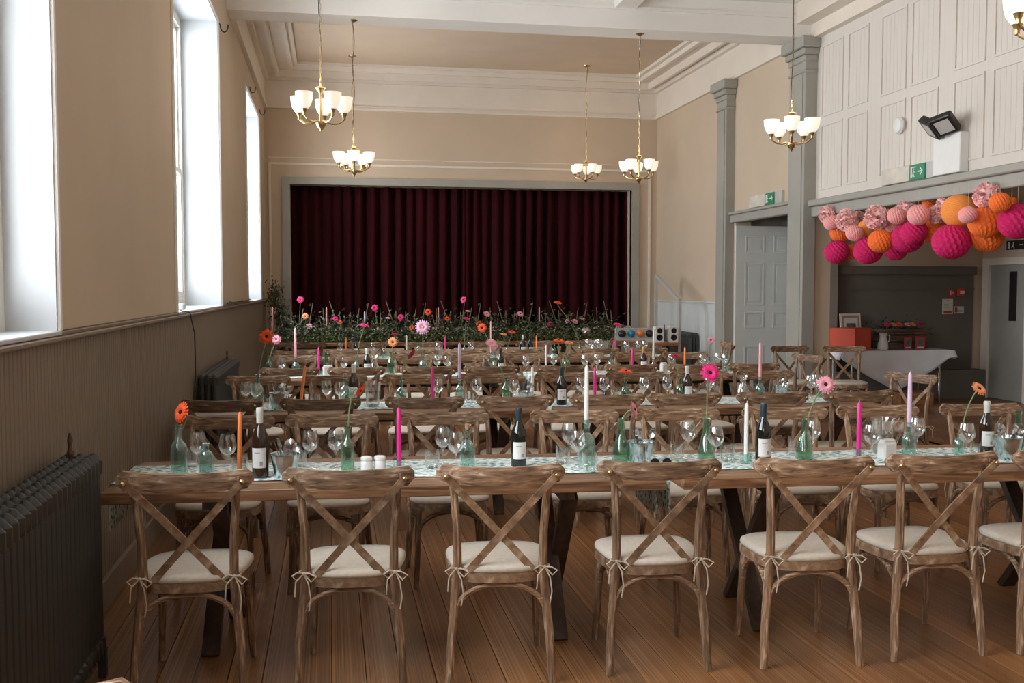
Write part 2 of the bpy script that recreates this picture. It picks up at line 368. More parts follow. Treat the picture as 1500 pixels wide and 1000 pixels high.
# framed panels on upper right wall
m = MB(); m.box(XR+.002, XR+.03, 4.6, 11.93, 2.74, 4.78); o = struct('trim_7', m, 'panel_white', label='white boarded upper wall with raised framed panels')
cols = [(11.27, 11.80), (10.69, 11.15), (9.92, 10.42), (9.33, 9.82), (8.59, 9.07), (8.04, 8.47), (7.3, 7.8), (6.75, 7.2), (6.0, 6.5), (5.4, 5.9)]
for ya, yb in cols:
    for z0, z1 in ((2.86, 3.67), (3.77, 4.66)):
        m = MB(); w_ = .022; xx = XR+.002
        for a in ((ya, ya+w_, z0, z1), (yb-w_, yb, z0, z1), (ya+w_, yb-w_, z0, z0+w_), (ya+w_, yb-w_, z1-w_, z1)): m.box(xx-.014, xx, *a)
        k = int((yb-ya-.05)/.075)
        for q in range(k):
            yy = ya+.03+(yb-ya-.06)*q/k; m.box(xx-.0022, xx, yy+.002, yy+(yb-ya-.06)/k-.002, z0+.025, z1-.025)
        m.build('panel', 'panel_white', o, False)
# side room
m = MB(); m.box(9.6, 9.8, 3.9, 12.5, -.1, 3); m.box(9.6, 9.8, 12.5, 13.35, 2.03, 3); m.box(9.6, 9.8, 13.35, 13.6, -.1, 3); m.box(9.66, 9.8, 12.5, 13.35, -.1, 2.03); struct('wall_side', m, 'wall_paint')
struct('wall_alcove', MB().box(7.18, 9.8, 13.45, 13.6, -.1, 3), 'wall_paint')
struct('wall_passage', MB().box(6.93, 7.18, 13.30, 14.9, 0, 3).box(6.1, 7.0, 14.62, 14.9, 0, 3), 'grey_paint')
struct('wall_near', MB().box(6.3, 9.8, 3.8, 3.95, -.1, 3), 'wall_paint')
struct('ceiling_side', MB().box(XR+.2, 9.8, 3.8, 14.9, 2.85, 3), 'wall_paint')
m = MB(); m.box(7.18, 9.42, 13.40, 13.45, 0, 1.93); m.box(7.18, 9.44, 13.34, 13.45, 1.82, 1.94, .01); m.box(7.18, 9.42, 13.38, 13.45, 1.60, 1.63); m.box(7.18, 9.5, 13.2, 13.45, 0, .42)
struct('trim_8', m, 'dark_grey_paint', label='dark grey boarded alcove back with plain moulding')
m = MB(); m.box(9.56, 9.6, 13.26, 13.40, 0, 2.06); m.box(9.56, 9.6, 12.35, 12.47, 0, 2.06); m.box(9.555, 9.6, 12.47, 13.26, 1.96, 2.06)
struct('trim_9', m, 'soffit_white', label='cream door frame in the side room')
d = bpy.data.objects.new('door_2', None); C.objects.link(d); d['kind'] = 'structure'; d['label'] = 'flat grey fire door with narrow glass strip'
MB().box(9.601, 9.65, 12.502, 13.348, 0.005, 2.03).build('door_leaf', 'grey_paint', d, False); MB().box(9.597, 9.602, 12.68, 12.84, 1.15, 1.86).build('vision_panel', 'black', d, False)
# panelled door standing open
d = bpy.data.objects.new('door_1', None); C.objects.link(d); d['kind'] = 'structure'; d['label'] = 'pale blue-grey eight-panelled door standing open'
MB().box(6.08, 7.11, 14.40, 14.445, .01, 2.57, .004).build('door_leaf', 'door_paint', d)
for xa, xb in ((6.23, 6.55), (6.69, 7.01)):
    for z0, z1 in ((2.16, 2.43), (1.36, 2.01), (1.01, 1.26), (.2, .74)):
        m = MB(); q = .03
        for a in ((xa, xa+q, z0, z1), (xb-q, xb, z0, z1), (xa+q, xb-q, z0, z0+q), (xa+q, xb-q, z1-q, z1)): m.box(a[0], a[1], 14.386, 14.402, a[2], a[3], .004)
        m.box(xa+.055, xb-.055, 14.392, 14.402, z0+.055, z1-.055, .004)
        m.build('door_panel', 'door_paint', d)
m = MB(); m.lathe([(.012, 0), (.012, .03), (.03, .04), (.034, .055), (.025, .07), (0, .075)], 14); k = m.build('door_knob', 'brass', d); k.location = (7.05, 14.4, .83); k.rotation_euler = (PI/2, 0, 0)
# rear and ceiling
m = MB().box(XL-.4, XR+.3, YF-.3, YF, -.1, 5.6)
struct('wall_front', m, 'wall_paint', label='cream wall behind the viewpoint')
CZ = 5.5
struct('ceiling', MB().box(XL-.4, XR+.3, YF-.3, YB+.3, CZ+.05, CZ+.15), 'soffit_white', label='pale ceiling with beams')
m = MB(); i = .6
m.box(XL+i, XR-i, 12.33+.3, YB-i, CZ+.0, CZ+.04); struct('trim_10', m, 'ceiling_beige', label='flat beige ceiling panel')
m = MB()
def ring(x0, x1, y0, y1, wd, z0, z1):
    m.box(x0, x0+wd, y0, y1, z0, z1); m.box(x1-wd, x1, y0, y1, z0, z1); m.box(x0+wd, x1-wd, y0, y0+wd, z0, z1); m.box(x0+wd, x1-wd, y1-wd, y1, z0, z1)
def ringb(ins, wd, z0, z1): ring(XL+ins, XR-ins, 12.345+ins*.5, YB-ins, wd, z0, z1)
ringb(0, .025, 4.881, 5.279); ringb(0, .06, 4.80, 4.84); ringb(0, .045, 4.841, 4.88); ringb(0, .10, 5.28, 5.6); ringb(.1, .13, 5.36, 5.6); ringb(.23, .05, 5.30, 5.6); ringb(.28, .18, 5.42, 5.6); ringb(.46, .07, 5.38, 5.6); ringb(.53, .08, 5.45, 5.6)
struct('trim_11', m, 'soffit_white', label='stepped cream plaster cornice of the far ceiling bay')
m = MB(); m.box(XL, XR, 11.92, 12.34, 4.79, CZ+.06); m.box(XL, XR, 11.90, 11.919, 5.02, 5.06); m.box(XL, XR, 5.6, 6.0, 4.8, CZ+.06)
for x in (1.16, 3.56): m.box(x-.13, x+.13, YF, 11.92, 5.03, CZ+.06)
m.box(XL, XR, 11.80, 11.919, 5.2, 5.6)
struct('trim_12', m, 'white_paint', label='white painted ceiling beams')
m = MB()
m.box(XR-.10, XR+.02, YF, 11.92, 4.78, 4.95); m.box(XR-.3, XR+.02, YF, 11.92, 4.95, 5.6); m.box(XL, XL+.08, YF, 11.92, 4.92, 5.0); m.box(XL, XL+.2, YF, 11.92, 5.0, 5.6)
struct('trim_13', m, 'soffit_white', label='white cornice along the side walls')

# ------------------------------------------------------------------ radiators
def radiator(label, x_back, y0, n, h, pitch=.062, dep=.17, mat='iron', flip=1, valve=True):
    t = thing('radiator', label, 'radiator', (x_back+flip*dep/2, y0, 0))
    b = MB(); zz = [(.10, .012), (.13, .024), (.2, .026), (h-.12, .026), (h-.05, .027), (h-.015, .022), (h, .008)]
    # section: rounded slab profile in y, deep in x
    for sx in (-.62, 0, .62): b.tube([(sx*dep/2*.95, 0, z) for z, r in zz], [r for z, r in zz], 8)
    def fn(u, v):
        a = u*2*PI; return (math.cos(a)*dep/2*(.98 if 1 else 1), math.sin(a)*.024, h-.09+.0*v if v < .01 else h-.0-.02*abs(math.cos(a))**4 if v > .99 else h-.04)
    b.box(-dep/2, dep/2, -.022, .022, h-.10, h-.012, .018); b.box(-dep/2, dep/2, -.022, .022, .10, .18, .016)
    me = b.mesh('radiator_section', mat)
    for i in range(n): put('radiator_section', me, t, (0, i*pitch+pitch/2, 0))
    MB().tube([(0, 0, .14), (0, n*pitch, .14)], .022, 8).tube([(0, 0, h-.06), (0, n*pitch, h-.06)], .022, 8).build('connecting_pipe', mat, t)
    for yy in (.03, n*pitch-.03):
        for sx in (-1, 1): MB().box(sx*(dep/2-.015)-.015, sx*(dep/2-.015)+.015, yy-.02, yy+.02, 0, .12).build('foot', mat, t)
    if valve:
        MB().lathe([(.012, 0), (.014, .02), (.008, .03), (.008, .06), (.012, .062), (.01, .075), (.003, .1)], 8, (-dep*.2, n*pitch-.05, h-.01)).build('valve', 'copper', t)
    return t
radiator('large dark cast iron radiator standing beside first table row', XL+.04, 1.5, 46, .94)
radiator('dark cast iron radiator below middle window by hanging cable', XL+.04, 8.6, 32, .90)
radiator('grey-green cast iron radiator behind the stage handrail', XR-.20, 15.9, 24, .87, mat='iron_green')

# ------------------------------------------------------------------ cross-back chair
def superell(n=28, a=.215, b=.212, p=.62, taper=.10):
    out = []
    for i in range(n):
        t = 2*PI*i/n; c, s_ = math.cos(t), math.sin(t)
        yy = b*math.copysign(abs(s_)**p, s_); xx = a*math.copysign(abs(c)**p, c)*(1+taper*yy/b); out.append((xx, yy))
    return out
CH = {}
def chair_meshes():
    for s in (-1, 1):
        CH['post', s] = MB().tube([(s*.213, -.215, 0), (s*.203, -.195, .18), (s*.186, -.178, .36), (s*.176, -.172, .46), (s*.178, -.178, .62), (s*.190, -.198, .78), (s*.203, -.222, .885)], [.017, .0185, .0195, .0195, .018, .0165, .015], 8).mesh('back_post', 'chair_wood')
        CH['leg', s] = MB().tube([(s*.175, .165, .43), (s*.182, .178, .3), (s*.188, .192, .12), (s*.196, .208, 0)], [.0175, .0175, .016, .0145], 8).mesh('front_leg', 'chair_wood')
        n = 10; pts = []
        for i in range(n+1):
            u = i/n; pts.append((s*(.225-.355*u), -.252+.062*u+.012*math.sin(PI*u)-(.006 if s > 0 else -.002), .868-.40*u))
        b = MB(); vs = []
        dx = Vector((.40, 0, -.355*s)).normalized()*.0145
        for p in pts:
            for q, t in ((-1, -.0045), (1, -.0045), (1, .0045), (-1, .0045)): vs.append((p[0]+dx.x*q, p[1]+t, p[2]+dx.z*q*(-1)*(-1)))
        fs = [(i*4+k, i*4+(k+1) % 4, i*4+4+(k+1) % 4, i*4+4+k) for i in range(n) for k in range(4)]+[(3, 2, 1, 0), (n*4, n*4+1, n*4+2, n*4+3)]
        CH['brace', s] = b.add(vs, fs).mesh('cross_brace', 'chair_wood_d')
        CH['rivet', s] = MB().lathe([(.010, 0), (.009, .004), (.005, .007), (0, .008)], 10).mesh('rivet', 'brass')
        c = (s*.182, -.185, .478); b = MB()
        loop = lambda dx, dz: [(c[0], c[1]-.018, c[2]), (c[0]+dx*.5, c[1]-.028, c[2]+dz+.014), (c[0]+dx, c[1]-.03, c[2]+dz), (c[0]+dx*.6, c[1]-.026, c[2]+dz-.02), (c[0], c[1]-.018, c[2])]
        b.tube(loop(.05, -.012), .0035, 5).tube(loop(-.045, -.006), .0035, 5)
        b.tube([(c[0], c[1]-.018, c[2]), (c[0]+.02, c[1]-.03, c[2]-.04), (c[0]+.028, c[1]-.03, c[2]-.10), (c[0]+.02, c[1]-.028, c[2]-.15)], .003, 5)
        b.tube([(c[0], c[1]-.018, c[2]), (c[0]-.03, c[1]-.03, c[2]-.03), (c[0]-.035, c[1]-.03, c[2]-.09)], .003, 5)
        b.tube([(c[0]-.021*math.cos(t), c[1]+.008-.024*math.sin(t), c[2]) for t in [i*2*PI/10 for i in range(11)]], .0035, 5)
        b.lathe([(0, -.008), (.008, -.004), (.008, .004), (0, .008)], 6, (c[0], c[1]-.02, c[2]))
        CH['tie', s] = b.mesh('cushion_tie', 'twine')
    b = MB(); n = 20; sec = []
    for i in range(n+1):
        u = -1+2*i/n; x = .262*u; y = -.245+.045*u*u; h = .040-.004*(1-u*u); e = max(0, (abs(u)-.9)/.1); h *= math.sqrt(max(.08, 1-e*e*.9)); zc = .862+.010*u*u
        for q, t in ((-1, -.010), (-1, .010), (-.5, .014), (.5, .014), (1, .010), (1, -.010), (.5, -.014), (-.5, -.014)): sec.append((x, y+t, zc+h*q))
    fs = [(i*8+k, i*8+(k+1) % 8, i*8+8+(k+1) % 8, i*8+8+k) for i in range(n) for k in range(8)]+[tuple(range(7, -1, -1)), tuple(n*8+k for k in range(8))]
    CH['crest'] = b.add(sec, fs).mesh('crest_rail', 'chair_wood_x', angle=50)
    o = superell(); CH['frame'] = MB().slab(o, .418, .455).mesh('seat_frame', 'chair_wood_d')
    b = MB(); rings = [(.97, .455), (1.0, .466), (.985, .480), (.90, .489), (.6, .494)]; N_ = len(o); vs = []
    for k, z in rings: vs += [(x*k, y*k, z) for x, y in o]
    vs.append((0, 0, .495)); fs = [(i*N_+j, i*N_+(j+1) % N_, (i+1)*N_+(j+1) % N_, (i+1)*N_+j) for i in range(len(rings)-1) for j in range(N_)]
    fs += [((len(rings)-1)*N_+j, (len(rings)-1)*N_+(j+1) % N_, len(vs)-1) for j in range(N_)]+[tuple(range(N_-1, -1, -1))]
    CH['cushion'] = b.add(vs, fs).mesh('seat_cushion', 'linen', angle=60)
    def arch(p, q, zb, zt, rr=.0125):
        p = Vector(p); q = Vector(q); out = []
        for i in range(13):
            t = i/12; a = PI*t; x = (1-math.cos(a))/2; v = p.lerp(q, x); out.append((v.x, v.y, zb+(zt-zb)*math.sin(a)**.8))
        return MB().tube(out, rr, 6)
    CH['arch', 0] = arch((-.19, -.185, 0), (.19, -.185, 0), .26, .408).mesh('bentwood_arch', 'chair_wood_x')
    CH['arch', 1] = arch((-.18, .18, 0), (.18, .18, 0), .28, .408).mesh('bentwood_arch', 'chair_wood_x')
    CH['arch', 2] = arch((-.187, -.175, 0), (-.18, .17, 0), .27, .408).mesh('bentwood_arch', 'chair_wood_x')
    CH['arch', 3] = arch((.187, -.175, 0), (.18, .17, 0), .27, .408).mesh('bentwood_arch', 'chair_wood_x')
chair_meshes()
def chair(x, y, rz, label, group, tone=None, ties=True):
    t = thing('crossback_chair', label, 'chair', (x, y, 0), rz, group)
    tone = tone or R.uniform(.75, 1.15); ps = []
    for s in (-1, 1):
        ps += [put('back_post', CH['post', s], t), put('front_leg', CH['leg', s], t), put('cross_brace', CH['brace', s], t)]
        rv = put('rivet', CH['rivet', s], t, (s*.224, -.262, .866)); rv.rotation_euler = (PI/2, 0, 0)
        if ties: put('cushion_tie', CH['tie', s], t)
    ps += [put('crest_rail', CH['crest'], t), put('seat_frame', CH['frame'], t)]
    for k in range(4): ps.append(put('bentwood_arch', CH['arch', k], t))
    put('seat_cushion', CH['cushion'], t)
    for p in ps: p['tone'] = tone
    return t

# ------------------------------------------------------------------ table rows
SL = -.05; ROWY = {1: 4.64, 2: 7.22, 3: 9.78, 4: 12.33}
ROWN = {1: 'row beside large radiator', 2: 'second row from large radiator', 3: 'third row from large radiator', 4: 'fourth row from large radiator', 5: 'greenery table before stage'}
TOP = .76
def rowY(r, X, off=0): return (16.2 if r == 5 else ROWY[r])+off+(SL*(X-1.5) if r < 5 else 0)
def row_pt(r, px, off=0):
    t = tanx(px); s = SL if r < 5 else 0; y0 = (16.2 if r == 5 else ROWY[r])+off
    X = (y0-1.5*s)*t/(1-s*t); return X, y0+s*(X-1.5)
TM = {}
def table_meshes():
    L = 2.45; D = .78
    for i in range(5): TM['plank', i] = MB().box(-L/2, L/2, -D/2+i*D/5+.0015, -D/2+(i+1)*D/5-.0015, TOP-.05, TOP, .004).mesh('table_plank', 'table_wood')
    TM['apron'] = MB().box(-L/2+.25, L/2-.25, -.03, .03, TOP-.11, TOP-.051).mesh('centre_beam', 'dark_wood')
    TM['cleat'] = MB().box(-.035, .035, -D/2+.05, D/2-.05, TOP-.09, TOP-.051).mesh('cleat', 'dark_wood')
    for s in (-1, 1): TM['xleg', s] = MB().bar((s*.022, s*.27, .0), (s*.022, -s*.27, TOP-.09), .04, .075, (1, 0, 0)).mesh('trestle_leg', 'dark_wood')
    TM['foot'] = MB().bar((0, -.2, .36), (0, .2, .36), .05, .05).mesh('trestle_rail', 'dark_wood')
    TM['brace'] = MB().bar((-.74, 0, .345), (.74, 0, .345), .03, .04).mesh('stretcher', 'dark_wood')
table_meshes()
def table(x, y, rz, label, sp=.93):
    t = thing('trestle_table', label, 'table', (x, y, 0), rz, 'long trestle tables in rows'); tn = R.uniform(.85, 1.1)
    for i in range(5): put('table_plank', TM['plank', i], t)['tone'] = tn*R.uniform(.9, 1.1)
    put('centre_beam', TM['apron'], t)
    for sx in (-sp, sp):
        put('cleat', TM['cleat'], t, (sx, 0, 0))
        for s in (-1, 1): put('trestle_leg', TM['xleg', s], t, (sx, 0, 0))
    return t
def runner(x, y, rz, label):
    L = 2.45/2; pts = [(-L-.006, -.20), (-L-.006, -.006)]+[(-L+2*L*i/24, .004) for i in range(25)]+[(L+.006, -.006), (L+.006, -.20)]
    rr = random.Random(int(x*100)); hw = .225
    def fn(u, v):
        k = int(round(u*(len(pts)-1))); px, pz = pts[k]; return (px+(.006*math.sin(v*9) if pz < -.01 else 0), (v-.5)*2*hw+.004*math.sin(px*7), TOP+pz+(.0015*math.sin(px*23+v*11) if pz > 0 else 0))
    o = MB().grid(fn, len(pts)-1, 8).build('table_runner', 'leaf_print', angle=60); o.location = (x, y, 0); o.rotation_euler = (0, 0, rz)
    so = o.modifiers.new('thick', 'SOLIDIFY'); so.thickness = .0016; so.offset = 1
    return tag(o, label, 'table runner', 'leaf patterned runners')
rz0 = math.atan(SL)
for r in (1, 2, 3, 4):
    for k, cx in enumerate((.275, 2.80) if r < 3 else (.62, 3.145)):
        side = ('window wall end', 'door side end')[k]
        table(cx, rowY(r, cx), rz0, 'long wooden trestle table, %s, %s' % (side, ROWN[r]), .78 if r == 1 else .93)
        runner(cx, rowY(r, cx, .02), rz0, 'white and green leaf runner, %s, %s' % (side, ROWN[r]))
for k, cx in enumerate((.3, 2.8)): table(cx, 16.2, 0, 'long wooden table under the greenery, %s' % ('window wall end', 'door side end')[k])
lines = {
 ('n', 1): [-.56, .08, .69, 1.36, 2.03, 2.61, 3.22, 3.84], ('f', 1): [-.60, -.02, .63, 1.38, 2.0, 2.66, 3.26, 3.93],
 ('n', 2): [-.69, -.06, .62, 1.22, 1.84, 2.38, 3.0, 3.64], ('f', 2): [-.60, .02, .66, 1.28, 1.94, 2.53, 3.1, 3.7],
 ('n', 3): [-.37, .22, .88, 1.47, 2.12, 2.78, 3.40, 3.99], ('f', 3): [-.39, .22, .85, 1.44, 2.05, 2.7, 3.3, 3.9],
 ('n', 4): [-.42, .18, .96, 1.55, 2.2, 3.15, 3.75], ('f', 4): [-.34, .45, 1.2, 2.05, 2.7, 3.4, 4.0]}
for (s, r), xs in lines.items():
    for i, x in enumerate(xs):
        off = -.50 if s == 'n' else .80
        y = rowY(r, x, off)+R.uniform(-.02, .02)
        lab = 'crossback chair, %s from windows, %s, %s' % (ORD[i], 'side away from stage' if s == 'n' else 'stage side', ROWN[r])
        tone = None
        if s == 'n' and r == 1: tone = [.95, .80, 1.12, .85, 1.2, 1.15, 1.05, 1][i]
        if r == 2 and i < 2 and s == 'n': tone = .55
        if s == 'f' and r == 1: tone = [.75, .85, .85, 1.1, 1.05, 1.1, 1.1, .95][i]
        chair(x, y, (0 if s == 'n' else PI)+rz0+R.uniform(-.05, .05), lab, 'crossback chairs along the tables', tone, ties=(r < 4))
for (x, y, rz, lab) in [(4.60, 7.55, PI/2+.35, 'crossback chair at door side end of second table row'), (4.86, 9.95, PI/2+.2, 'crossback chair at door side end of third table row'), (4.95, 12.5, PI/2-.1, 'crossback chair at door side end of fourth table row'),
                        (5.62, 11.35, PI+.08, 'crossback chair in front of the large grey pilaster'), (6.2, 11.2, PI-.25, 'crossback chair between grey pilaster and white clothed table')]:
    chair(x, y, rz, lab, 'crossback chairs away from the table sides')
chair(-.62, 2.085, 0, 'crossback chair standing alone beside the large radiator', 'crossback chairs away from the table sides', 1.2)

# ------------------------------------------------------------------ tableware
REG = []
OCC = []; DEF = []; RAD = {'bottle': .042, 'wine bottle': .042, 'bucket': .078, 'candle holder': .034, 'jug': .075, 'carafe': .055, 'shaker': .03, 'bowl': .095, 'napkin holder': .055, 'wine glass': .044, 'glass': .04}
def reg(o, row, desc, cat, X):
    if cat in RAD: OCC.append((o.location.x, o.location.y, RAD[cat]))
    REG.append((row, desc, cat, X, o)); o['category'] = cat; o['group'] = 'tableware on the table rows'; return o
TM2 = {}
def shared(key, fn):
    if key not in TM2: TM2[key] = fn()
    return TM2[key]
BZ = TOP+.006
def wineglass_me():
    return MB().lathe([(.034, 0), (.033, .003), (.008, .007), (.0045, .015), (.004, .075), (.010, .083), (.030, .098), (.0395, .118), (.0405, .135), (.036, .160), (.031, .182), (.0305, .182), (.0355, .160), (.0395, .135), (.0385, .118), (.029, .100), (.008, .086), (.0, .085)], 18, close=False).mesh('wine_glass', 'clear_glass')
def tumbler_me(): return MB().lathe([(0, .002), (.030, .002), (.033, .01), (.037, .088), (.0362, .088), (.032, .012), (0, .010)], 16, close=False).mesh('tumbler', 'clear_glass')
def free(r, px, off, rad):
    for k in range(40):
        d = off+(.02*((k+1)//2))*(1 if k % 2 else -1)
        if abs(d) > .32: continue
        X, Y = row_pt(r, px, d)
        if all((X-a)**2+(Y-b)**2 > (rad+c)**2 for a, b, c in OCC): return X, Y
    return row_pt(r, px, off)
def wineglass(r, px, off=0, s=1): DEF.append((0, r, px, off, s))
def tumbler(r, px, off=0, s=1): DEF.append((1, r, px, off, s))
def place_wineglass(r, px, off=0, s=1):
    X, Y = free(r, px, off, .044*s); o = put('wine_glass', shared('wg', wineglass_me), None, (X, Y, BZ)); o.scale = (s,)*3
    return reg(o, r, 'clear stemmed wine glass', 'wine glass', X)
def place_tumbler(r, px, off=0, s=1):
    X, Y = free(r, px, off, .04); o = put('tumbler', shared('tb', tumbler_me), None, (X, Y, BZ)); o.scale = (s,)*3
    return reg(o, r, 'clear glass tumbler', 'glass', X)
BOT = {'tall': [(.030, 0), (.033, .006), (.033, .115), (.030, .132), (.014, .155), (.0125, .200), (.0155, .202), (.0155, .215), (.011, .215)],
       'squat': [(.033, 0), (.036, .006), (.037, .09), (.030, .112), (.013, .13), (.012, .17), (.016, .172), (.016, .182), (.0115, .182)],
       'small': [(.026, 0), (.028, .005), (.028, .085), (.022, .098), (.011, .106), (.011, .122), (.014, .124), (.014, .132), (.010, .132)],
       'flask': [(.036, 0), (.040, .008), (.036, .04), (.024, .09), (.016, .12), (.0145, .165), (.018, .175), (.0135, .175)]}
def bottle_me(kind, mat):
    p = BOT[kind]; inner = [(max(r-.003, .0), z+(.005 if i < 2 else 0)) for i, (r, z) in enumerate(p)][::-1]
    return MB().lathe([(0, 0)]+p+inner[1:]+[(0, .006)], 16, close=False).mesh('glass_bottle', mat)
def bottle(r, px, kind='tall', mat='aqua_glass', off=0, top=None, cork=False):
    X, Y = row_pt(r, px, off); h = BOT[kind][-1][1]; s = 1
    if top is not None: s = max(.75, min(1.35, (atY(px, top, Y).z-BZ)/h))
    o = put('glass_bottle', shared((kind, mat), lambda: bottle_me(kind, mat)), None, (X, Y, BZ)); o.scale = (min(s, 1.15), min(s, 1.15), s)
    d = {'tall': 'tall', 'squat': 'round shouldered', 'small': 'small', 'flask': 'flared'}[kind]+' '+{'aqua_glass': 'aqua', 'green_glass': 'green', 'clear_glass': 'clear'}[mat]+' glass bottle'
    if cork: c = MB().lathe([(.010, 0), (.012, .035)], 10).build('cork_stopper', 'cork', o, loc=(0, 0, h-.012)); d += ' with cork'
    reg(o, r, d, 'bottle', X); return X, Y, BZ+h*s
def candle(r, px, col, top, base=None, off=0, tilt=0, holder=True, XY=None):
    X, Y = XY or row_pt(r, px, off); zb = base if base else BZ+.012
    zt = atY(px, top, Y).z; h = max(.08, zt-zb)
    t = thing('taper_candle', '', 'candle', (X, Y, zb)); t.rotation_euler = (0, tilt, 0)
    MB().lathe([(.0095, 0), (.0115, .01), (.0108, h*.6), (.0095, h-.012), (.005, h-.003), (.0015, h)], 12).build('wax', 'wax_'+col, t)
    MB().tube([(0, 0, h-.004), (.001, 0, h+.006), (.003, 0, h+.012)], .0011, 5).build('wick', 'twine' if col != 'white' else 'paper_white', t)
    reg(t, r, 'tall %s taper candle' % col, 'candle', X)
    if holder and not base:
        def hm(): return MB().lathe([(0, .0), (.026, 0), (.030, .01), (.026, .03), (.031, .042), (.031, .05), (.013, .05), (.013, .012), (0, .012)], 14, close=False).mesh('candle_holder', 'aqua_glass')
        o = put('candle_holder', shared('ch', hm), None, (X, Y, BZ)); reg(o, r, 'low aqua glass candle holder', 'candle holder', X)
    return t
def candle_bottle(r, px, col, top, neck, kind='squat', mat='aqua_glass', off=0):
    X, Y, z = bottle(r, px, kind, mat, off, neck)
    candle(r, px, col, top, base=z-.022, XY=(X, Y))
def wine(r, px, top, foil='white', amber=False, off=0, label=True):
    X, Y = row_pt(r, px, off); s = max(.85, min(1.15, (atY(px, top, Y).z-BZ)/.30))
    t = thing('wine_bottle', '', 'wine bottle', (X, Y, BZ)); t.scale = (1, 1, s); t.rotation_euler = (0, 0, R.uniform(-.3, .3))
    gm = 'bottle_amber' if amber else 'bottle_dark'
    put('bottle_body', shared(('wb', gm), lambda: MB().lathe([(.030, 0), (.0365, .004), (.037, .01), (.037, .165), (.034, .185), (.020, .215), (.0145, .235), (.0135, .245)], 20).mesh('bottle_body', gm)), t)
    put('foil_capsule', shared(('wf', foil), lambda: MB().lathe([(.0148, .222), (.0150, .275), (.0160, .277), (.0160, .296), (.0148, .300)], 16).mesh('foil_capsule', 'foil_'+foil)), t)
    if label:
        def lm():
            b = MB(); b.grid(lambda u, v: (.0376*math.sin(-.95+1.9*u), -.0376*math.cos(-.95+1.9*u), .045+.085*v), 10, 1); return b.mesh('label', 'paper_white')
        lb = put('label', shared('wl', lm), t)
        def pm():
            b = MB(); b.grid(lambda u, v: (.0379*math.sin(.15+.35*u), -.0379*math.cos(.15+.35*u), .055+.018*v), 3, 1)
            b.grid(lambda u, v: (.0379*math.sin(-.5+.7*u), -.0379*math.cos(-.5+.7*u), .108+.004*v), 4, 1); return b.mesh('label_print', 'print_grey')
        put('label_print', shared('wlp', pm), lb)
    reg(t, r, '%s wine bottle with %s capsule' % ('brown' if amber else 'black', foil), 'wine bottle', X); return t
def gerbera_me(col, n=19, layers=2):
    b = MB(); rr = random.Random(sum(map(ord, col)))
    for l in range(layers):
        for i in range(n):
            a = 2*PI*(i+.5*l)/n+rr.uniform(-.06, .06); L = .052*(1-.22*l)*rr.uniform(.9, 1.05); w_ = .0056; up = .006+.010*l
            ca, sa = math.cos(a), math.sin(a)
            P = lambda rad, sd, z: (ca*rad-sa*sd, sa*rad+ca*sd, z)
            vs = [P(.008, -.003, .004+up*.3), P(.008, .003, .004+up*.3), P(L*.6, -w_, up), P(L*.6, w_, up), P(L*.93, -w_*.75, up*.8), P(L*.93, w_*.75, up*.8), P(L, 0, up*.6)]
            b.add(vs, [(0, 2, 3, 1), (2, 4, 5, 3), (4, 6, 5)])
    return b.mesh('petals', 'petal_'+col)
def gerbera(r, px, py, col, bx=None, face='cam', bot=None, off=0, size=1, base=None, eye='dark'):
    """flower head at pixel; stem from the bottle mouth below"""
    X, Y = row_pt(r, px, off); z = atY(px, py, Y).z
    if base: bX, bY, bZ = base
    else: bX, bY = row_pt(r, bx if bx else px, off); bZ = BZ+.03
    t = thing('gerbera', '', 'flower', (bX, bY, bZ-.09 if base else bZ))
    o = Vector((bX, bY, t.location.z)); hd = Vector((X, Y, z))-o
    nrm = {'cam': Vector((-.15, -1, .25)), 'up': Vector((.1, -.25, 1)), 'side': Vector((.75, -.45, .25)), 'left': Vector((-.7, -.6, .3)), 'tilt': Vector((.2, -.8, .7)), 'down': Vector((.7, -.3, -.5))}[face].normalized()
    q = nrm.to_track_quat('Z', 'Y')
    for nm, me in (('petals', shared(('pt', col), lambda: gerbera_me(col))), ('flower_eye', shared(('eye', eye), lambda: MB().lathe([(0, .016), (.006, .0155), (.0095, .012), (.0105, .007), (.008, .002), (0, 0)], 12).mesh('flower_eye', 'flower_eye' if eye == 'dark' else 'flower_eye_pale')))):
        p = put(nm, me, t, hd); p.rotation_mode = 'QUATERNION'; p.rotation_quaternion = q; p.scale = (size,)*3
    mid = Vector((hd.x*.12, hd.y*.12, hd.z*.55)); end = hd-nrm*.006*size; pre = end-nrm*.05
    pts = []
    for i in range(11):
        u = i/10; a = Vector((0, 0, 0)); pts.append(a*(1-u)**3+mid*(3*u*(1-u)**2)+pre*(3*u*u*(1-u))+end*u**3)
    MB().tube(pts, [.0036]*9+[.004, .006], 6).build('stem', 'stem_green', t)
    nm = {'orange': 'orange', 'peach': 'peach', 'pink': 'soft pink', 'lilac': 'lilac pink', 'magenta': 'magenta', 'crimson': 'crimson'}[col]
    reg(t, r, '%s gerbera on long stem' % nm, 'flower', X); return t
def vase_flower(r, px, neck, fx, fy, col, kind='tall', mat='green_glass', off=0, face='cam', size=1, eye='dark'):
    b = bottle(r, px, kind, mat, off, neck); gerbera(r, fx, fy, col, base=b, face=face, off=off, size=size, eye=eye)
def spoon_me():
    b = MB(); b.tube([(0, 0, 0), (0, 0, .10), (0, .002, .13)], [.003, .0028, .0025], 6)
    def fn(u, v):
        a = u*2*PI; k = math.sin(PI*v*.5); return (math.cos(a)*.019*k, .010*(1-k)-.004, .155+math.sin(a)*.027*k)
    b.grid(fn, 12, 4); return b.mesh('spoon', 'steel')
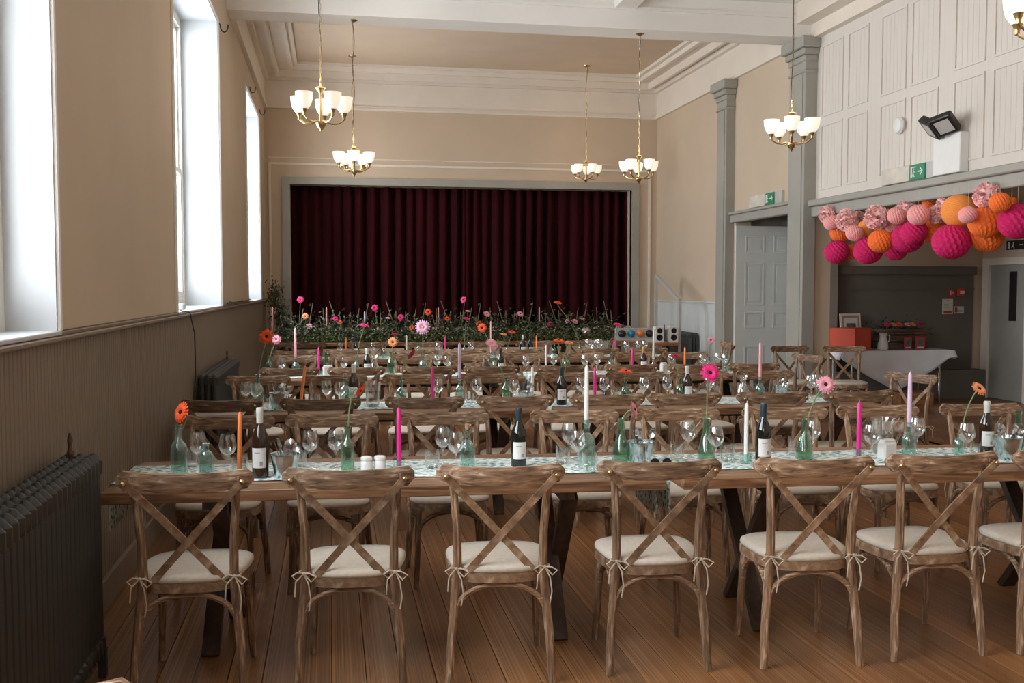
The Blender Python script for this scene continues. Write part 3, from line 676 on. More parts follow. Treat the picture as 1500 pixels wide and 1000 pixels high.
def fork_me():
    b = MB(); b.tube([(0, 0, 0), (0, 0, .12)], .0028, 6); b.box(-.011, .011, -.001, .001, .12, .145)
    for i in range(4): b.box(-.011+i*.0063, -.011+i*.0063+.003, -.001, .001, .145, .185)
    return b.mesh('fork', 'steel')
def bucket(r, px, top=None, off=0, cut=7, mat='zinc', s=1, handle=True):
    X, Y = row_pt(r, px, off); t = thing('bucket', '', 'bucket', (X, Y, BZ)); t.scale = (s, s, s)
    put('pail', shared(('bk', mat), lambda: MB().lathe([(0, .003), (.047, .003), (.049, 0), (.051, .004), (.069, .108), (.072, .110), (.072, .114), (.067, .112), (.049, .008), (0, .008)], 24, close=False).mesh('pail', mat)), t)
    reg(t, r, 'small galvanised cutlery bucket', 'bucket', X)
    for i in range(cut):
        a = 2*PI*i/cut+R.uniform(-.3, .3); rad = .038*s; me = shared('sp', spoon_me) if i % 3 != 2 else shared('fk', fork_me)
        o = put('spoon' if i % 3 != 2 else 'fork', me, None, (X+.4*rad*math.cos(a), Y+.4*rad*math.sin(a), BZ+.015)); o.rotation_euler = (-.30*math.sin(a), .30*math.cos(a), a+R.uniform(-1, 1)); o.scale = (s, s, s*R.uniform(.85, 1))
        reg(o, r, 'steel %s standing in cutlery bucket' % ('spoon' if i % 3 != 2 else 'fork'), 'cutlery', X+.001*i)
def pitcher(r, px, off=0, s=1):
    X, Y = row_pt(r, px, off); t = thing('water_jug', '', 'jug', (X, Y, BZ)); t.scale = (s,)*3
    MB().lathe([(0, .004), (.050, .004), (.053, .01), (.050, .06), (.056, .15), (.062, .185), (.060, .185), (.054, .15), (.048, .06), (.048, .014), (0, .012)], 20, close=False).build('jug_body', 'clear_glass', t)
    MB().tube([(.055, 0, .165), (.095, 0, .16), (.10, 0, .10), (.075, 0, .05), (.05, 0, .05)], .006, 8).build('handle', 'clear_glass', t)
    MB().lathe([(0, .016), (.046, .016), (.047, .06), (.050, .11), (0, .11)], 18, close=False).build('water', 'window_glass', t)
    reg(t, r, 'clear glass water jug', 'jug', X)
def carafe(r, px, off=0):
    X, Y = row_pt(r, px, off)
    o = MB().lathe([(0, .004), (.045, .004), (.05, .012), (.05, .05), (.035, .10), (.022, .13), (.024, .16), (.036, .19), (.0345, .19), (.022, .16), (.020, .13), (.033, .10), (.048, .05), (.046, .014), (0, .012)], 20, close=False).build('carafe', 'clear_glass', None); o.location = (X, Y, BZ)
    reg(o, r, 'clear waisted glass carafe', 'carafe', X)
def shaker(r, px, off=0):
    X, Y = row_pt(r, px, off)
    o = put('salt_shaker', shared('sh', lambda: MB().lathe([(.026, 0), (.028, .004), (.028, .04), (.024, .046), (.0245, .05), (.0275, .053), (.0275, .062), (.022, .068), (0, .07)], 18).mesh('salt_shaker', 'ceramic')), None, (X, Y, BZ)); reg(o, r, 'white ceramic shaker', 'shaker', X)
def bowl(r, px, off=0):
    X, Y = row_pt(r, px, off)
    o = MB().lathe([(0, .004), (.05, .004), (.09, .055), (.093, .06), (.088, .058), (.05, .012), (0, .010)], 24, close=False).build('metal_bowl', 'zinc'); o.location = (X, Y, BZ); reg(o, r, 'shallow metal bowl', 'bowl', X)
def napkins(r, px, off=0, w_=.08, h=.09):
    X, Y = row_pt(r, px, off); o = MB().box(-w_/2, w_/2, -.03, .03, 0, h, .008).box(-w_/2+.006, w_/2-.004, -.022, .02, h-.01, h+.012, .004).build('napkin_holder', 'ceramic'); o.location = (X, Y, BZ); o.rotation_euler = (0, 0, .2)
    reg(o, r, 'white ceramic napkin holder', 'napkin holder', X)

# row 1
vase_flower(1, 258, 622, 264, 604, 'orange', 'tall', 'aqua_glass', -.10, face='left', size=1.02)
bottle(1, 298, 'small', 'aqua_glass', -.11, 649); tumbler(1, 275, .18); wineglass(1, 286, .05); wineglass(1, 330, -.02)
place_tumbler(1, 347.5, -.10); candle(1, 347, 'orange', 603, base=BZ+.014, off=-.10, tilt=.02)
wine(1, 378, 597, 'white', True, -.13); bucket(1, 415, off=-.14, s=.95); tumbler(1, 436, .12); wineglass(1, 452, .05); wineglass(1, 490, .0)
vase_flower(1, 507, 624, 525, 571, 'orange', 'tall', 'green_glass', -.02, face='down', size=.75); shaker(1, 535, -.03); shaker(1, 555, -.02)
candle(1, 583, 'magenta', 597, off=-.02); tumbler(1, 632, .0); wineglass(1, 648, .06); wineglass(1, 667, .0); bottle(1, 684, 'squat', 'aqua_glass', 0, 628, cork=True)
wine(1, 760, 597, 'dark', off=-.02); tumbler(1, 825, .05); wineglass(1, 834, .10); wineglass(1, 847, .02); candle_bottle(1, 860, 'white', 535, 614, 'squat', 'aqua_glass', -.02); tumbler(1, 865, -.14)
vase_flower(1, 911, 612, 928, 600, 'pink', 'flask', 'green_glass', .05, face='side', size=.9); bucket(1, 940, off=.0, s=.95)
tumbler(1, 994, .06); wineglass(1, 1010, .08); vase_flower(1, 1037, 612, 1041, 546, 'magenta', 'flask', 'green_glass', .04, size=.95); wineglass(1, 1051, .0); tumbler(1, 1068, -.0)
candle(1, 1096, 'white', 590, off=-.08); wine(1, 1121, 590, 'dark', off=-.12); tumbler(1, 1168, .08); wineglass(1, 1194, .1); vase_flower(1, 1182, 613, 1211, 563, 'pink', 'flask', 'green_glass', .02, size=.95)
candle(1, 1262, 'magenta', 588, off=.0); wineglass(1, 1281, -.05); pitcher(1, 1297, .12); napkins(1, 1304, -.06); candle_bottle(1, 1336, 'lilac', 545, 618, 'squat', 'aqua_glass', .02); wineglass(1, 1348, .12)
vase_flower(1, 1410, 634, 1437, 570, 'peach', 'small', 'aqua_glass', .0, size=.85, face='tilt'); wineglass(1, 1421, -.06); tumbler(1, 1434, .0, .7); wine(1, 1450, 587, 'white', True, .06); bucket(1, 1482, off=-.12, cut=9); bottle(1, 1497, 'squat', 'green_glass', .08, 602)
# sunglasses on the table
t = thing('sunglasses', 'dark sunglasses lying beside the galvanised bucket on the runner', 'sunglasses', (*row_pt(1, 970, -.13), BZ)); 
for s in (-1, 1):
    l_ = MB().lathe([(.024, 0), (.024, .003), (0, .004)], 14).build('lens', 'black', t); l_.location = (s*.03, 0, .022); l_.rotation_euler = (PI/2, 0, 0); MB().tube([(s*.054, 0, .03), (s*.056, .06, .03), (s*.05, .12, .012)], .002, 5).build('temple_arm', 'petal_peach', t)
# row 2
wineglass(2, 358, .03); wineglass(2, 373, -.04); vase_flower(2, 376, 548, 390, 493, 'orange', 'squat', 'aqua_glass', .02, size=1.1); tumbler(2, 384, -.1); bucket(2, 407, off=-.1); napkins(2, 398, .1, .05, .07)
candle(2, 438, 'orange', 535, off=-.1, tilt=.13); tumbler(2, 460, 0); wineglass(2, 477, .03); wineglass(2, 497, 0); bottle(2, 505, 'squat', 'aqua_glass', .02, 552, cork=True); wine(2, 517, 533, 'white', True, .15); pitcher(2, 545, -.08)
vase_flower(2, 587, 556, 601, 518, 'crimson', 'squat', 'aqua_glass', 0, face='down', size=1); candle(2, 633, 'magenta', 537, off=-.02); wineglass(2, 641, .0); candle_bottle(2, 673, 'lilac', 502, 553, 'tall', 'aqua_glass', -.08); tumbler(2, 688, 0); wineglass(2, 698, .05)
vase_flower(2, 741, 553, 720, 504, 'pink', 'tall', 'green_glass', .04, face='tilt', size=1.0, eye='pale'); wineglass(2, 753, 0); bucket(2, 770, off=0, s=.8, cut=2); candle(2, 780, 'white', 537, off=.14)
wine(2, 823, 538, 'dark', off=-.12); wineglass(2, 851, .05); candle(2, 872, 'magenta', 538, off=.02); wineglass(2, 886, 0); tumbler(2, 902, .1); vase_flower(2, 917, 556, 917, 545, 'orange', 'squat', 'green_glass', .05, face='up', size=1.15); wineglass(2, 944, 0); wineglass(2, 978, .05)
b_ = bottle(2, 826, 'tall', 'green_glass', -.02, 556); gerbera(2, 819, 500, 'orange', base=b_, face='up', off=-.02, size=.9); gerbera(2, 834, 503, 'peach', base=b_, face='up', off=-.02, size=.8)
vase_flower(2, 998, 553, 990, 523, 'crimson', 'squat', 'green_glass', .1, face='up', size=.9); wine(2, 1008, 536, 'white', True, .0); tumbler(2, 1027, .05); wineglass(2, 1041, .1); carafe(2, 1090, .0); candle_bottle(2, 1115, 'pink', 501, 552, 'squat', 'aqua_glass', .02); bowl(2, 1130, -.15); bucket(2, 1146, off=.15, s=.8)
wineglass(2, 1190, .0); wineglass(2, 1198, .12); bottle(2, 1206, 'squat', 'aqua_glass', .15, 545, cork=True)
# row 3
wineglass(3, 412, .0); vase_flower(3, 393, 520, 404, 497, 'pink', 'tall', 'green_glass', .1, size=.95); candle_bottle(3, 432, 'pink', 480, 522, 'squat', 'aqua_glass', 0); candle(3, 466, 'magenta', 509, off=0); bottle(3, 477, 'flask', 'green_glass', .1, 515); napkins(3, 479, -.1, .09, .10)
wineglass(3, 503, 0); vase_flower(3, 521, 522, 533, 477, 'magenta', 'tall', 'aqua_glass', -.02, face='up', size=1.0); wine(3, 537, 510, 'white', False, 0); carafe(3, 548, .1); vase_flower(3, 572, 515, 575, 501, 'peach', 'tall', 'green_glass', -.1, size=1.0); vase_flower(3, 619, 519, 619, 479, 'lilac', 'squat', 'aqua_glass', 0, size=1.45, eye='pale')
wineglass(3, 640, .1); wineglass(3, 655, 0); bowl(3, 712, 0); wine(3, 733, 510, 'dark', off=0); vase_flower(3, 725, 520, 706, 480, 'orange', 'squat', 'aqua_glass', .1, size=.95); wineglass(3, 770, -.05); candle(3, 800, 'white', 505, off=0); wineglass(3, 811, .1); bottle(3, 830, 'squat', 'green_glass', 0, 518); wineglass(3, 857, 0)
wineglass(3, 875, .05); vase_flower(3, 896, 519, 905, 476, 'magenta', 'squat', 'aqua_glass', 0, face='up', size=.95); candle(3, 927, 'magenta', 509, off=0); wine(3, 943, 508, 'gold', True, .0); candle_bottle(3, 958, 'white', 481, 526, 'tall', 'clear_glass', -.1); napkins(3, 973, -.15, .06, .1); wineglass(3, 985, .05); candle(3, 1004, 'orange', 508, off=.0)
vase_flower(3, 1040, 522, 1042, 498, 'pink', 'squat', 'aqua_glass', .1, size=.8); wineglass(3, 1030, 0); wineglass(3, 1053, .1); wineglass(3, 1063, 0); bottle(3, 1066, 'squat', 'aqua_glass', .1, 516, cork=True)
# row 4
wineglass(4, 497, 0); candle(4, 506, 'orange', 494, off=0); wine(4, 521, 498, 'dark', off=.05); wineglass(4, 545, 0); vase_flower(4, 562, 505, 578, 490, 'crimson', 'squat', 'aqua_glass', 0, face='up', size=.9); candle(4, 595, 'white', 491, off=0); bottle(4, 613, 'squat', 'aqua_glass', 0, 501); wineglass(4, 641, 0); candle(4, 652, 'magenta', 493, off=0); wineglass(4, 690, .0); bowl(4, 702, .1)
vase_flower(4, 680, 505, 683, 467, 'magenta', 'tall', 'aqua_glass', 0, face='up', size=1.0); candle(4, 719, 'pink', 470, off=0); b_ = bottle(4, 744, 'squat', 'aqua_glass', 0, 503); gerbera(4, 738, 490, 'peach', base=b_, face='up', size=.9); gerbera(4, 750, 487, 'orange', base=b_, face='up', size=1.1)
wine(4, 766, 490, 'white', off=0); wine(4, 777, 493, 'dark', off=.08); candle(4, 786, 'orange', 491, off=0); bottle(4, 812, 'squat', 'green_glass', 0, 504); wineglass(4, 862, 0, 1.15); wineglass(4, 878, 0, 1.15); candle(4, 902, 'magenta', 494, off=0); wineglass(4, 918, 0); wineglass(4, 935, .05); wineglass(4, 945, 0); carafe(4, 870, .15)
vase_flower(4, 850, 505, 817, 444, 'orange', 'tall', 'green_glass', .1, face='up', size=1.15)

for k_, *a_ in DEF: (place_tumbler if k_ else place_wineglass)(*a_)

# ------------------------------------------------------------------ greenery on the table before the stage
def leaf_cluster_me(seed, n, spread, h, mat, size=(.03, .07), twigs=6):
    rr = random.Random(seed); b = MB()
    for i in range(n):
        p = Vector((rr.gauss(0, spread[0]), rr.gauss(0, spread[1]), abs(rr.gauss(0, h)))); L = rr.uniform(*size); W = L*rr.uniform(.35, .5)
        e = Euler((rr.uniform(-1.2, 1.2), rr.uniform(-1.2, 1.2), rr.uniform(0, 6.3))).to_matrix()
        vs = [e @ Vector(v)+p for v in ((0, 0, 0), (-W/2, L*.45, .006), (W/2, L*.45, .006), (0, L, 0))]
        b.add(vs, [(0, 2, 3, 1)])
    return b.mesh('leaves', mat, smooth=False)
def twigs_me(seed, n, ln, spread):
    rr = random.Random(seed); b = MB()
    for i in range(n):
        x = rr.uniform(-spread, spread); a = rr.uniform(-.7, .7); l = ln*rr.uniform(.6, 1)
        p = [(x, 0, 0), (x+a*l*.4, rr.uniform(-.03, .03), l*.5), (x+a*l*.7+rr.uniform(-.03, .03), rr.uniform(-.06, .06), l)]
        b.tube(p, [.009, .007, .004], 5)
    return b.mesh('twigs', 'twig')
LV = [leaf_cluster_me(20+i, 360, (.15, .12), .17, 'leaf_%d' % (i % 2), (.05, .11)) for i in range(3)]; LV2 = [leaf_cluster_me(40+i, 220, (.15, .10), .13, 'leaf_2', (.03, .06)) for i in range(2)]
TW = [twigs_me(60+i, 5, .62, .18) for i in range(3)]; MOSS = leaf_cluster_me(77, 500, (.2, .12), .05, 'moss', (.015, .04))
GAR = thing('foliage_garland', 'long leafy foliage garland with twigs on the table before stage', 'greenery', (0, 16.2, TOP))
x = -.58; i = 0
while x < 4.6:
    t = GAR; rz = R.uniform(-.3, .3); yo = R.uniform(-.06, .06)
    def gput(nm, me, dy, dz, rot=None):
        o = put(nm, me, t, (x, yo+dy, dz)); o.rotation_euler = (0, 0, rz if rot is None else rot); o['kind'] = 'stuff'
    gput('leaves', LV[i % 3], 0, 0); gput('pale_leaves', LV2[i % 2], -.12, .0)
    if i % 2 == 0: gput('moss', MOSS, -.14, .02)
    if i % 3 != 1: gput('twigs', TW[i % 3], 0, .04, R.uniform(-.5, .5))
    x += .30; i += 1
t = thing('climbing_ivy', 'dark ivy hanging from window sill in far corner by stage', 'ivy', (XL+.20, 17.3, .5), 0)
b = MB(); pts = [(0, 0, 0), (-.02, .1, .35), (-.03, .2, .7), (.0, .2, .95)]; b.tube(pts, .008, 6); b.build('vine', 'twig', t)
for k in range(7): put('leaves', LV[k % 2], t, (R.uniform(-.02, .10)-.02*k+.10, R.uniform(-.05, .2), k*.16)).scale = (.40, .5, .7)
for k, (px, py, col, face, sz) in enumerate([(440, 439, 'magenta', 'cam', 1.1), (447, 463, 'peach', 'cam', 1.05), (453, 478, 'lilac', 'tilt', 1.15), (491, 467, 'magenta', 'tilt', 1.0), (498, 472, 'orange', 'cam', .8), (549, 451, 'magenta', 'cam', 1.15), (568, 466, 'lilac', 'up', .9), (587, 465, 'magenta', 'cam', 1.1), (603, 480, 'orange', 'cam', 1.0), (627, 457, 'orange', 'cam', 1.15), (655, 467, 'orange', 'tilt', 1.0), (679, 439, 'magenta', 'left', 1.15), (685, 456, 'pink', 'up', .9), (702, 475, 'orange', 'cam', 1.25), (713, 460, 'pink', 'tilt', 1.2), (762, 460, 'pink', 'tilt', 1.15), (806, 475, 'magenta', 'cam', 1.0), (831, 470, 'pink', 'left', .9), (842, 471, 'pink', 'tilt', 1.15), (853, 467, 'pink', 'up', 1.0)]):
    X, Y = row_pt(5, px, -.1); gerbera(5, px, py, col, base=(X+R.uniform(-.06, .06), Y+.05, TOP+.14), face=face, off=-.1, size=sz)
for px, col, top, bot in [(399, 'pink', 450, 472), (478, 'pink', 450, 472), (534, 'lilac', 456, 476), (642, 'pink', 450, 473), (790, 'lilac', 450, 474)]:
    X, Y = row_pt(5, px, 0); candle(5, px, col, top, base=atY(px, bot+6, Y).z, XY=(X, Y))
b = MB(); b.lathe([(.10*math.sin(PI*i/12), -.10*math.cos(PI*i/12)) for i in range(13)], 24); o = b.build('mirror_ball', 'steel', smooth=False); X, Y = row_pt(5, 858, -.15); o.location = (X, Y, TOP+.13); tag(o, 'faceted silver mirror ball nestled in the greenery', 'mirror ball')

# stage steps, handrail, sound gear
t = thing('stage_steps', 'grey wooden steps up to the stage beside handrail', 'steps', (5.2, 17.3, 0))
for k in range(4): MB().box(-.32, .34, -.85+k*.42, .9, k*.22, (k+1)*.22, .006).build('step', 'grey_paint', t)
t = thing('handrail', 'grey metal handrail rising to the stage', 'handrail', (5.62, 16.2, 0))
MB().bar((0, -.6, 1.42), (0, .6, 1.85), .05, .05).build('rail', 'silver_grey', t); MB().box(-.025, .025, -.625, -.575, 0, 1.42).build('post', 'silver_grey', t); MB().box(-.025, .025, .575, .625, 0, 1.85).build('post', 'silver_grey', t)
t = thing('side_table', 'low wooden table carrying lamp bar and speakers', 'table', (4.95, 15.5, 0))
MB().box(-.5, .55, -.25, .25, .70, .745, .004).build('table_top', 'orange_wood', t)
for sx in (-.45, .5):
    for sy in (-.2, .2): MB().box(sx-.03, sx+.03, sy-.03, sy+.03, 0, .70).build('leg', 'dark_wood', t)
t = thing('light_bar', 'grey party light bar with blue and orange lamps', 'stage light', (4.86, 15.5, .745))
MB().box(-.35, .30, -.06, .06, .0, .06, .005).box(-.35, .30, .03, .06, .06, .23, .004).build('housing', 'silver_grey', t)
for k, mt in enumerate(('black', 'blue_lens', 'orange_lens', 'black')):
    l_ = MB().lathe([(.062, 0), (.06, .03), (.035, .06), (0, .07)], 16).build('lamp', mt, t); l_.location = (-.24+k*.155, .03, .14); l_.rotation_euler = (PI/2, 0, 0)
for k, (px, lab) in enumerate([(929+4, 'white two-cone speaker beside the party light bar'), (966, 'white two-cone speaker at door side end of low table')]):
    X = 5.20 if k == 0 else 5.44; t = thing('speaker', lab, 'speaker', (X, 15.42, .745)); MB().box(-.075, .075, -.07, .07, 0, .26, .008).build('cabinet', 'plastic_white', t)
    for z, rr_ in ((.08, .052), (.19, .045)):
        l_ = MB().lathe([(rr_, 0), (rr_*.9, .006), (rr_*.3, -.001), (0, .004)], 18).build('cone', 'black', t); l_.location = (0, -.07, z); l_.rotation_euler = (PI/2, 0, 0)

# ------------------------------------------------------------------ chandeliers
SH = MB().lathe([(.018, 0), (.032, .008), (.054, .04), (.065, .08), (.070, .13), (.0685, .13), (.063, .08), (.052, .042), (.030, .012), (0, .010)], 20, close=False).mesh('lamp_shade', 'opal_glass')
CUP = MB().lathe([(.010, -.05), (.013, -.045), (.012, -.03), (.016, -.02), (.022, -.004), (.026, .004), (.012, .006)], 14).mesh('shade_cup', 'brass')
ARM = MB().tube([(.015, 0, .045), (.05, 0, .05), (.09, 0, .038), (.14, 0, .045), (.175, 0, .068), (.188, 0, .085)], .0075, 7).mesh('arm', 'brass')
COL = MB().lathe([(0, -.03), (.008, -.025), (.012, -.01), (.03, .01), (.042, .035), (.04, .05), (.015, .06), (.013, .26), (.016, .28), (.045, .315), (.042, .32), (.012, .325), (.008, .35)], 16).mesh('column', 'brass')
def chandelier(x, y, zb, ztop, label, rot=0, s=1):
    t = thing('chandelier', label, 'chandelier', (x, y, zb+.03*s), rot, 'five-armed chandeliers'); t.scale = (s,)*3
    put('column', COL, t)
    for k in range(5):
        a = 2*PI*k/5; put('arm', ARM, t).rotation_euler = (0, 0, a)
        sh = put('lamp_shade', SH, t, (.188*math.cos(a), .188*math.sin(a), .125)); put('shade_cup', CUP, sh)
    H_ = (ztop-zb-.03*s)/s; pts = []
    n = 24
    for i in range(n+1):
        u = i/n; pts.append((.012*math.sin(u*17+x), .008*math.sin(u*13), .35+(H_-.35)*u))
    MB().tube(pts, .0035, 5).build('flex', 'cable', t); 
    b = MB()
    nl = int((H_-.35)/.05)
    for i in range(nl):
        z = .36+i*.05; e = Matrix.Rotation((i % 2)*PI/2, 3, 'Z')
        b.tube([tuple(e @ Vector((.008*math.cos(q), 0, 0))+Vector((0, 0, z+.03*math.sin(q)))) for q in [j*2*PI/8 for j in range(9)]], .0018, 4)
    b.build('chain', 'brass', t)
    MB().lathe([(0, H_-.035), (.02, H_-.03), (.055, H_-.012), (.06, H_)], 18).build('ceiling_rose', 'brass', t)
    l = bpy.data.lights.new('chandelier_glow', 'POINT'); l.energy = 9; l.color = (1, .78, .55); l.shadow_soft_size = .12
    o = bpy.data.objects.new('chandelier_glow', l); C.objects.link(o); o.parent = t; o.location = (0, 0, .40)
chandelier(-.07, 8.2, 2.87, CZ, 'brass chandelier with opal bowls above second table row by windows', .2)
chandelier(4.16, 8.6, 2.87, CZ, 'brass chandelier with opal bowls beside the large grey pilaster', .5)
chandelier(.28, 12.13, 2.95, 4.8, 'brass chandelier hung from the ceiling beam on window side', .9)
chandelier(3.82, 12.13, 2.93, 4.8, 'brass chandelier hung from the ceiling beam on door side', .1)
chandelier(.38, 17.1, 3.50, CZ, 'brass chandelier hung from beige ceiling panel on window side', .4, 1.1)
chandelier(4.42, 17.1, 3.46, CZ, 'brass chandelier hung from beige ceiling panel on door side', 0, 1.1)
chandelier(3.45, 4.35, 2.78, CZ, 'brass chandelier with opal bowls nearest the emergency light box', .63)

# ------------------------------------------------------------------ paper balls under the lintel
def honeycomb_me(mat, seed=0):
    nm, nr = 36, 22; b = MB(); vs = []
    for j in range(nr+1):
        th = PI*j/nr
        for i in range(nm):
            ph = 2*PI*i/nm; d = 1+.035*(1 if (i+(j//2)) % 2 else -1)*math.sin(th)
            vs.append((d*math.sin(th)*math.cos(ph), d*math.sin(th)*math.sin(ph), d*math.cos(th)))
    fs = [(j*nm+i, j*nm+(i+1) % nm, (j+1)*nm+(i+1) % nm, (j+1)*nm+i) for j in range(nr) for i in range(nm)]
    return b.add(vs, fs).mesh('paper_cells', mat, smooth=False)
def lantern_me():
    prof = []
    for j in range(49):
        th = PI*(.06+.88*j/48); d = 1+.012*(1 if j % 2 else -1); prof.append((d*math.sin(th), -math.cos(th)))
    return MB().lathe(prof, 32, close=False).mesh('paper_shell', 'paper_lantern', smooth=False)
def fluffy_me(seed):
    rr = random.Random(seed); b = MB()
    for i in range(330):
        d = Vector((rr.gauss(0, 1), rr.gauss(0, 1), rr.gauss(0, 1))).normalized(); q = d.to_track_quat('Z', 'Y').to_matrix() @ Matrix.Rotation(rr.uniform(0, 6.3), 3, 'Z')
        w_ = rr.uniform(.13, .24); h0 = .62; h1 = rr.uniform(.82, 1.06)
        def fn(u, v):
            s_ = (u-.5)*2; zz = h0+(h1-h0)*v; return tuple(q @ Vector((s_*w_*(.35+.65*v), .10*math.sin(s_*4+v*3)*v+.05*rr.uniform(-1, 1)*v, zz-.10*s_*s_*v)))
        b.grid(fn, 3, 2)
    b.lathe([(.80*math.sin(PI*i/10), -.80*math.cos(PI*i/10)) for i in range(11)], 18)
    return b.mesh('tissue_petals', 'paper_palepink', angle=70)
FL = [fluffy_me(1), fluffy_me(2)]; HC = {c: honeycomb_me('paper_'+c) for c in ('pink', 'orange', 'magenta')}; LT = lantern_me()
BALLS = []
def paper_ball(kind, zx, zy, zr, dx=0):
    px = 1180+zx/4.6875; py = 240+zy/4.6875; p = atX(px, py, XR-.12-dx); d = p-Vector((0, 0, EYE)); BALLS.append([kind, d, d.dot(_fw)*zr/4.6875/FPX, 1.0])
def make_ball(kind, p, r):
    d = {'fluffy': 'fluffy pale pink tissue pompom', 'pink': 'pale pink honeycomb paper ball', 'orange': 'orange honeycomb paper ball', 'magenta': 'magenta honeycomb paper ball', 'lantern': 'light orange ribbed paper lantern'}[kind]
    t = thing('paper_ball', '', 'paper ball', p, R.uniform(0, 3)); t['group'] = 'paper balls under the lintel'
    me = FL[R.randint(0, 1)] if kind == 'fluffy' else LT if kind == 'lantern' else HC[kind]
    o = put('paper_cells' if kind not in ('fluffy', 'lantern') else me.name, me, t); o.scale = (r, r, r*(.95 if kind != 'fluffy' else 1)); o.rotation_euler = (R.uniform(-.3, .3), R.uniform(-.3, .3), 0)
    MB().tube([(0, 0, r*.9), (0, 0, max(r+.02, 2.60-p.z))], .0015, 4).build('string', 'twine', t)
    REG.append((9, d, 'paper ball', -p.y, t))
for a in [('fluffy', 150, 345, 62, 0), ('fluffy', 285, 385, 78, .08), ('fluffy', 490, 365, 88, .1), ('fluffy', 690, 315, 72, -.05), ('fluffy', 900, 345, 66, .05), ('fluffy', 960, 275, 60, -.05), ('fluffy', 1245, 215, 92, .05), ('fluffy', 370, 365, 45, -.1),
          ('pink', 180, 405, 54, .12), ('pink', 335, 475, 58, .14), ('pink', 625, 355, 62, .05), ('pink', 775, 350, 74, .16), ('pink', 1115, 350, 62, .2), ('pink', 592, 432, 42, -.1),
          ('orange', 235, 475, 66, .02), ('orange', 320, 603, 55, -.05), ('orange', 515, 530, 83, .15), ('orange', 870, 462, 82, .0), ('orange', 1335, 265, 72, .14), ('orange', 1230, 400, 110, .1), ('orange', 1245, 500, 108, -.15), ('orange', 1415, 265, 40, -.1), ('orange', 840, 275, 40, -.2),
          ('lantern', 425, 440, 66, -.02), ('lantern', 1055, 325, 120, .05),
          ('magenta', 215, 605, 83, .0), ('magenta', 430, 595, 97, .03), ('magenta', 620, 590, 76, -.2), ('magenta', 700, 508, 106, -.05), ('magenta', 745, 468, 88, .12), ('magenta', 1000, 535, 124, .12), ('magenta', 1455, 395, 126, .02)]: paper_ball(*a)
for it in range(220):
    for i in range(len(BALLS)):
        for j in range(i):
            A, B = BALLS[i], BALLS[j]
            if (A[1]*A[3]-B[1]*B[3]).length < (A[2]*A[3]+B[2]*B[3])*.93:
                f, n_ = (A, B) if A[1].x*A[3] > B[1].x*B[3] else (B, A)
                if f[1].x*f[3] < XR+.75: f[3] *= 1.004
                if n_[1].x*n_[3] > XR-.75: n_[3] *= .996
for k_, d_, r_, t_ in BALLS: make_ball(k_, Vector((0, 0, EYE))+d_*t_, r_*t_)

# ------------------------------------------------------------------ wall fittings
t = thing('emergency_light', 'white emergency light box with two dark floodlamps', 'emergency light', (XR-.0, 9.03, 2.74))
MB().box(-.10, .0, -.22, .22, .01, .40, .008).build('box', 'plastic_white', t)
for sy, rx in ((.10, .5), (-.12, -.3)):
    l_ = MB().box(-.11, .11, -.11, .11, -.04, .04, .01).build('floodlamp', 'black', t); l_.location = (-.20, sy, .48); l_.rotation_euler = (rx, .7, .3)
    MB().box(-.075, .075, -.075, .075, -.041, -.035).build('lamp_glass', 'silver_grey', l_, False)
def exit_sign(y, z, label):
    t = thing('exit_sign', label, 'exit sign', (XR-.001, y, z))
    MB().box(-.07, 0, .004, .54, 0, .17, .005).build('battery_box', 'plastic_cream', t); MB().box(-.045, 0, -.48, .0, 0, .17, .004).build('diffuser', 'silver_grey', t)
    g_ = MB().box(-.062, -.046, -.27, -.01, .005, .165, .003).build('sign_face', 'sign_green', t)
    ax = -.0635; m = MB(); c = -.19     # white arrow, then a running figure by a doorway
    m.box(ax, ax+.0015, c-.03, c+.045, .079, .091); m.add([(ax, c-.008, .128), (ax, c-.05, .085), (ax, c-.008, .042), (ax, c+.004, .052), (ax, c-.03, .085), (ax, c+.004, .118)], [(0, 1, 4, 5), (1, 2, 3, 4)])
    m.build('arrow', 'paper_white', g_, False)
    d = -.07; m = MB(); m.box(ax, ax+.0015, d+.025, d+.05, .03, .14); m.box(ax, ax+.0015, d-.045, d+.024, .132, .14)
    m.lathe([(0, -.011), (.011, 0), (0, .011)], 8, (ax, d-.012, .115)); m.bar((ax, d-.008, .102), (ax, d+.002, .07), .018, .003, (1, 0, 0)); m.bar((ax, d+.002, .07), (ax, d-.02, .035), .012, .003, (1, 0, 0)); m.bar((ax, d+.002, .07), (ax, d+.02, .04), .012, .003, (1, 0, 0)); m.bar((ax, d-.006, .095), (ax, d-.03, .08), .009, .003, (1, 0, 0))
    m.build('running_figure', 'paper_white', g_, False)
exit_sign(9.72, 2.755, 'green exit sign with arrow beside emergency light box'); exit_sign(13.3, 2.79, 'green exit sign above the panelled door')
t = thing('smoke_detector', 'round white alarm sounder on the panelled wall', 'alarm', (XR-.02, 9.98, 3.38)); 
o = MB().lathe([(.085, 0), (.09, .02), (.075, .045), (.03, .06), (0, .06)], 24).build('cover', 'plastic_white', t); o.rotation_euler = (0, -PI/2, 0)
for y, z, wn_ in ((11.12, 4.39, 'middle window head'), (15.05, 4.50, 'stage window near jamb'), (17.1, 4.53, 'stage window far jamb'), (4.72, 4.39, 'large radiator window head')):
    o = MB().tube([(XL+.0, y, z+.035), (XL+.012, y, z+.03), (XL+.016, y, z-.01), (XL+.032, y, z-.045), (XL+.055, y, z-.052), (XL+.078, y, z-.04), (XL+.092, y, z-.005), (XL+.094, y, z+.03)], .0075, 6).build('curtain_hook', 'iron'); tag(o, 'black iron curtain hook by %s' % wn_, 'hook', 'curtain hooks')
